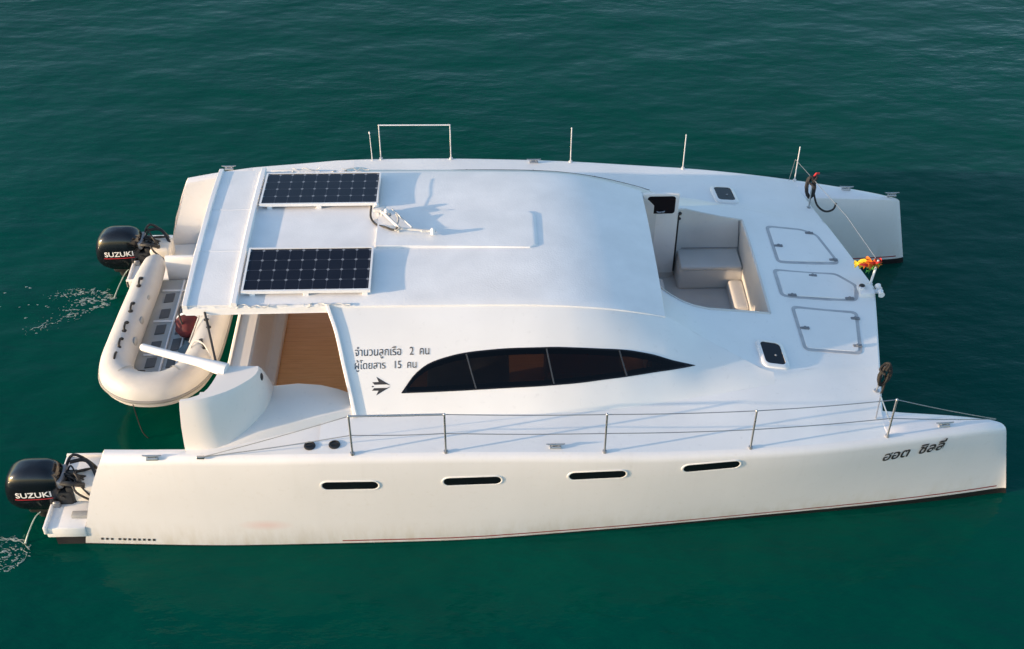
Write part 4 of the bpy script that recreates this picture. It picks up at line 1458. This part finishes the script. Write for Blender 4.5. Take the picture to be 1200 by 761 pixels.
def make_bag():
    fz = DZ - .14
    d = thing('holdall', 'maroon soft holdall with a white band, lying on the dinghy floor', 'bag', (-3.74, .32, fz))
    mb = MB()
    rng = random.Random(11)
    rows = []
    for i in range(15):
        t = i / 14; a = t * math.pi
        rows.append([(-3.76 + .17 * (math.sin(a) ** .5) * math.cos(b_) * (1 + .08 * math.sin(5 * b_ + i)), .56 - .48 * t, fz + .15 + .14 * (math.sin(a) ** .5) * math.sin(b_) * (1 + .08 * math.cos(3 * b_ + i * .7)))
                     for b_ in [2 * math.pi * k / 18 for k in range(18)]])
    mb.grid(rows, close_v=True)
    bag = mb.build('bag_body', 'maroon', d, 60)
    mb = MB()
    for yy in (.36,):
        rows = [[(-3.76 + .172 * math.cos(b_), yy + w, fz + .15 + .148 * math.sin(b_)) for w in (-.025, .025)] for b_ in np.linspace(0, 2 * math.pi, 25)]
        mb.grid(rows)
    mb.build('band', 'letter_white', d, 60)
    MB().tube([(-3.80, .50, fz + .27), (-3.84, .42, fz + .36), (-3.84, .26, fz + .36), (-3.80, .18, fz + .26)], .012, 7, smooth_path=4).build('handle', 'rope_dark', d)
make_bag()

# ------------------------------------------------------------------ coils of rope, ribbons
def make_coil(name, label, base, matname, tail, seed, lean):
    d = thing(name, label, 'rope', base)
    rng = random.Random(seed)
    mb = MB()
    B = Vector(base)
    for k in range(6):
        w = .045 + rng.uniform(-.012, .02); h = .15 + rng.uniform(-.03, .03)
        ph = rng.uniform(-.35, .35)
        pts = []
        for a in np.linspace(0, 2 * math.pi, 15):
            pts.append(B + Vector((lean * .12 + w * math.cos(a) * math.cos(ph) + lean * .10 * math.sin(a), w * math.cos(a) * math.sin(ph) + rng.uniform(-.006, .006), -.13 + h * math.sin(a))))
        mb.tube(pts, .014, 7)
    mb.tube([B + Vector((0, -.05, -.02)), B + Vector((.05, 0, .03)), B + Vector((.02, .05, 0)), B + Vector((-.05, 0, -.04)), B + Vector((0, -.05, -.07))], .016, 7, smooth_path=4)
    mb.build('coil', matname, d, 60)
    if tail:
        MB().tube([B + Vector(p) for p in tail], .014, 7, smooth_path=5).build('tail', matname, d, 60)
    return d
c1 = make_coil('rope_coil', 'black rope coil hung on the far corner post of the foredeck', POSTS[1][2], 'rope_dark',
               [(0, 0, -.05), (.04, -.02, -.22), (.10, -.06, -.38), (.20, -.12, -.44), (.30, -.14, -.40), (.34, -.10, -.32)], 2, -.15)
r = MB().tube([(4.47, 1.92, POSTS[1][2][2] + .0), (4.52, 1.96, POSTS[1][2][2] + .05), (4.56, 1.97, POSTS[1][2][2] + .045)], .016, 8)
r.build('float', 'ribbon_red', c1)
make_coil('rope_coil', 'weathered tan and black rope coil hung on the near corner post of the foredeck', POSTS[0][2], 'rope_brown',
          [(0, 0, -.08), (.05, .03, -.2), (.06, .05, -.36), (.04, .02, -.42)], 4, .15)

def make_ribbons():
    d = thing('ribbon_garland', 'orange, yellow and green cloth ribbons tied round the front deck post', 'ribbons', (4.90, .10, zn + .30))
    rng = random.Random(21)
    B = Vector((4.90, .10, zn + .31))
    for matn, k0, cnt in (('ribbon_orange', 0, 6), ('ribbon_yellow', 1, 5), ('ribbon_green', 2, 4), ('ribbon_red', 3, 2)):
        mb = MB()
        for k in range(cnt):
            L = rng.uniform(.20, .34) * (.7 if k0 == 2 else 1); dz = {0: -.03, 1: -.06, 2: -.15, 3: -.01}[k0] + rng.uniform(-.03, .03)
            dx = -rng.uniform(.7, 1.0); yy = rng.uniform(-.06, .10)
            w = rng.uniform(.018, .034)
            rows = []
            for i in range(9):
                f = i / 8
                c = B + Vector((.05 + dx * L * f, yy * f + .03 * math.sin(6 * f + k), dz * f ** 1.4 + .02 * math.sin(9 * f + 2 * k)))
                tw = .8 * math.sin(4 * f + k)
                rows.append([tuple(c + Vector((0, math.sin(tw), math.cos(tw))) * w * q * (.5 + f * .7)) for q in (-1, -.3, .4, 1)])
            mb.grid(rows)
        rows = []
        for i in range(13):
            a = 2 * math.pi * i / 12
            rows.append([tuple(B + Vector(((.024 + .006 * k0) * math.cos(a), (.024 + .006 * k0) * math.sin(a), -.05 + .026 * k0 + h + .012 * math.sin(3 * a)))) for h in (-.016, 0, .016)])
        mb.grid(rows)
        mb.build({0: 'orange_ribbon', 1: 'yellow_ribbon', 2: 'green_ribbon', 3: 'red_ribbon'}[k0], matn, d, 70)
make_ribbons()

# ------------------------------------------------------------------ jets from the motors and foam on the water
def make_foam(name, blobs, label, seed, strips=()):
    rng = random.Random(seed)
    mb = MB()
    for (x, y, r, st) in blobs:
        n = 9; ph = rng.uniform(0, 6.28)
        ang = rng.uniform(-.5, .5)
        ring = []
        for k in range(n):
            a = 2 * math.pi * k / n
            q = r * (.6 + .55 * rng.random())
            u, v = q * math.cos(a) * st, q * math.sin(a)
            ring.append((x + u * math.cos(ang) - v * math.sin(ang), y + u * math.sin(ang) + v * math.cos(ang)))
        mb.add([(px, py, .003) for px, py in ring] + [(x, y, .003 + min(.012, r * .35))], [(k, (k + 1) % n, n) for k in range(n)])
    for (pts, w) in strips:
        P = catmull([(p[0], p[1], .005) for p in pts], 6)
        rows = []
        for i, p in enumerate(P):
            d = (P[min(i + 1, len(P) - 1)] - P[max(i - 1, 0)]).normalized()
            n_ = Vector((-d.y, d.x, 0)); q = w * (.35 + .9 * rng.random()) * math.sin(math.pi * (i + .5) / len(P)) ** .5
            rows.append([tuple(p - n_ * q), tuple(p + Vector((0, 0, .003))), tuple(p + n_ * q)])
        mb.grid(rows)
    o = mb.build(name, 'foam', None, 70)
    tag(o, label, 'foam', 'patches of foam under the motor jets', 'stuff')
rng = random.Random(9)
bl = []
for arm, (p0, p1, p2) in enumerate((((-5.14, 1.68), (-5.46, 1.98), (-6.05, 1.66)), ((-5.16, 1.56), (-5.62, 1.30), (-6.15, .98)), ((-5.2, 1.72), (-5.5, 1.62), (-5.75, 1.5)))):
    for k in range(85):
        f = rng.random() ** .8
        a = Vector(p0) * (1 - f) ** 2 + Vector(p1) * 2 * f * (1 - f) + Vector(p2) * f * f
        sp = .025 + .06 * f
        bl.append((a.x + rng.gauss(0, sp), a.y + rng.gauss(0, sp), (.005 + .017 * rng.random() ** 3) * (1.4 - f * .9), rng.uniform(1.0, 2.2)))
for k in range(14):
    bl.append((-5.4 - rng.random() * 1.3, 1.2 + rng.random() * .8, .008 + .008 * rng.random(), 1.5))
st = []
for p0, p1, p2 in (((-5.14, 1.68), (-5.46, 1.98), (-6.05, 1.66)), ((-5.16, 1.56), (-5.62, 1.30), (-6.15, .98))):
    for k in range(16):
        f = rng.random() * .9
        c = Vector(p0) * (1 - f) ** 2 + Vector(p1) * 2 * f * (1 - f) + Vector(p2) * f * f
        t = Vector(p2) - Vector(p0); t.normalize()
        a = rng.gauss(0, .5); d = Vector((t.x * math.cos(a) - t.y * math.sin(a), t.x * math.sin(a) + t.y * math.cos(a)))
        L = rng.uniform(.05, .15)
        c += Vector((rng.gauss(0, .05), rng.gauss(0, .05)))
        st.append(([c - d * L * .5, c - d * L * .15 + Vector((rng.gauss(0, .015), rng.gauss(0, .015))), c + d * L * .2 + Vector((rng.gauss(0, .015), rng.gauss(0, .015))), c + d * L * .5], rng.uniform(.004, .010)))
make_foam('foam', bl, 'trail of white foam flecks behind the far black outboard', 1, st)
bl = []
for k in range(150):
    a = rng.uniform(-2.6, 2.6)
    rr = rng.choice([.08, .16, .25, .30]) + rng.gauss(0, .02)
    bl.append((-5.36 + rr * math.cos(a) * .9, -2.93 + rr * math.sin(a) * .85, .004 + .009 * rng.random() ** 3, rng.uniform(1, 2.4)))
st = []
for k in range(34):
    rr = rng.choice([.06, .13, .20, .26, .31]) + rng.gauss(0, .02); a0 = rng.uniform(-2.8, 2.0); da = rng.uniform(.3, 1.1)
    pts = [(-5.36 + rr * math.cos(a0 + da * i / 4) * (.9 + rng.gauss(0, .05)), -2.93 + rr * math.sin(a0 + da * i / 4) * (.85 + rng.gauss(0, .05))) for i in range(5)]
    st.append((pts, rng.uniform(.003, .008)))
make_foam('foam', bl, 'rings of white foam where the near outboard sprays on the water', 2, st)
for yc, lab, p in ((-2.27, 'thin jet of cooling water falling from the near black outboard', [(-5.02, -2.49, .22), (-5.07, -2.56, .20), (-5.13, -2.68, .10), (-5.17, -2.76, .0)]),
                   (2.27, 'thin jet of cooling water falling from the far black outboard', [(-4.96, 2.05, .22), (-5.0, 1.96, .20), (-5.07, 1.80, .10), (-5.12, 1.68, .0)])):
    o = MB().tube(p, [.006, .007, .008, .012], 7, smooth_path=5).build('cooling_jet', 'spray', None, 60)
    tag(o, lab, 'water jet', None, 'stuff')
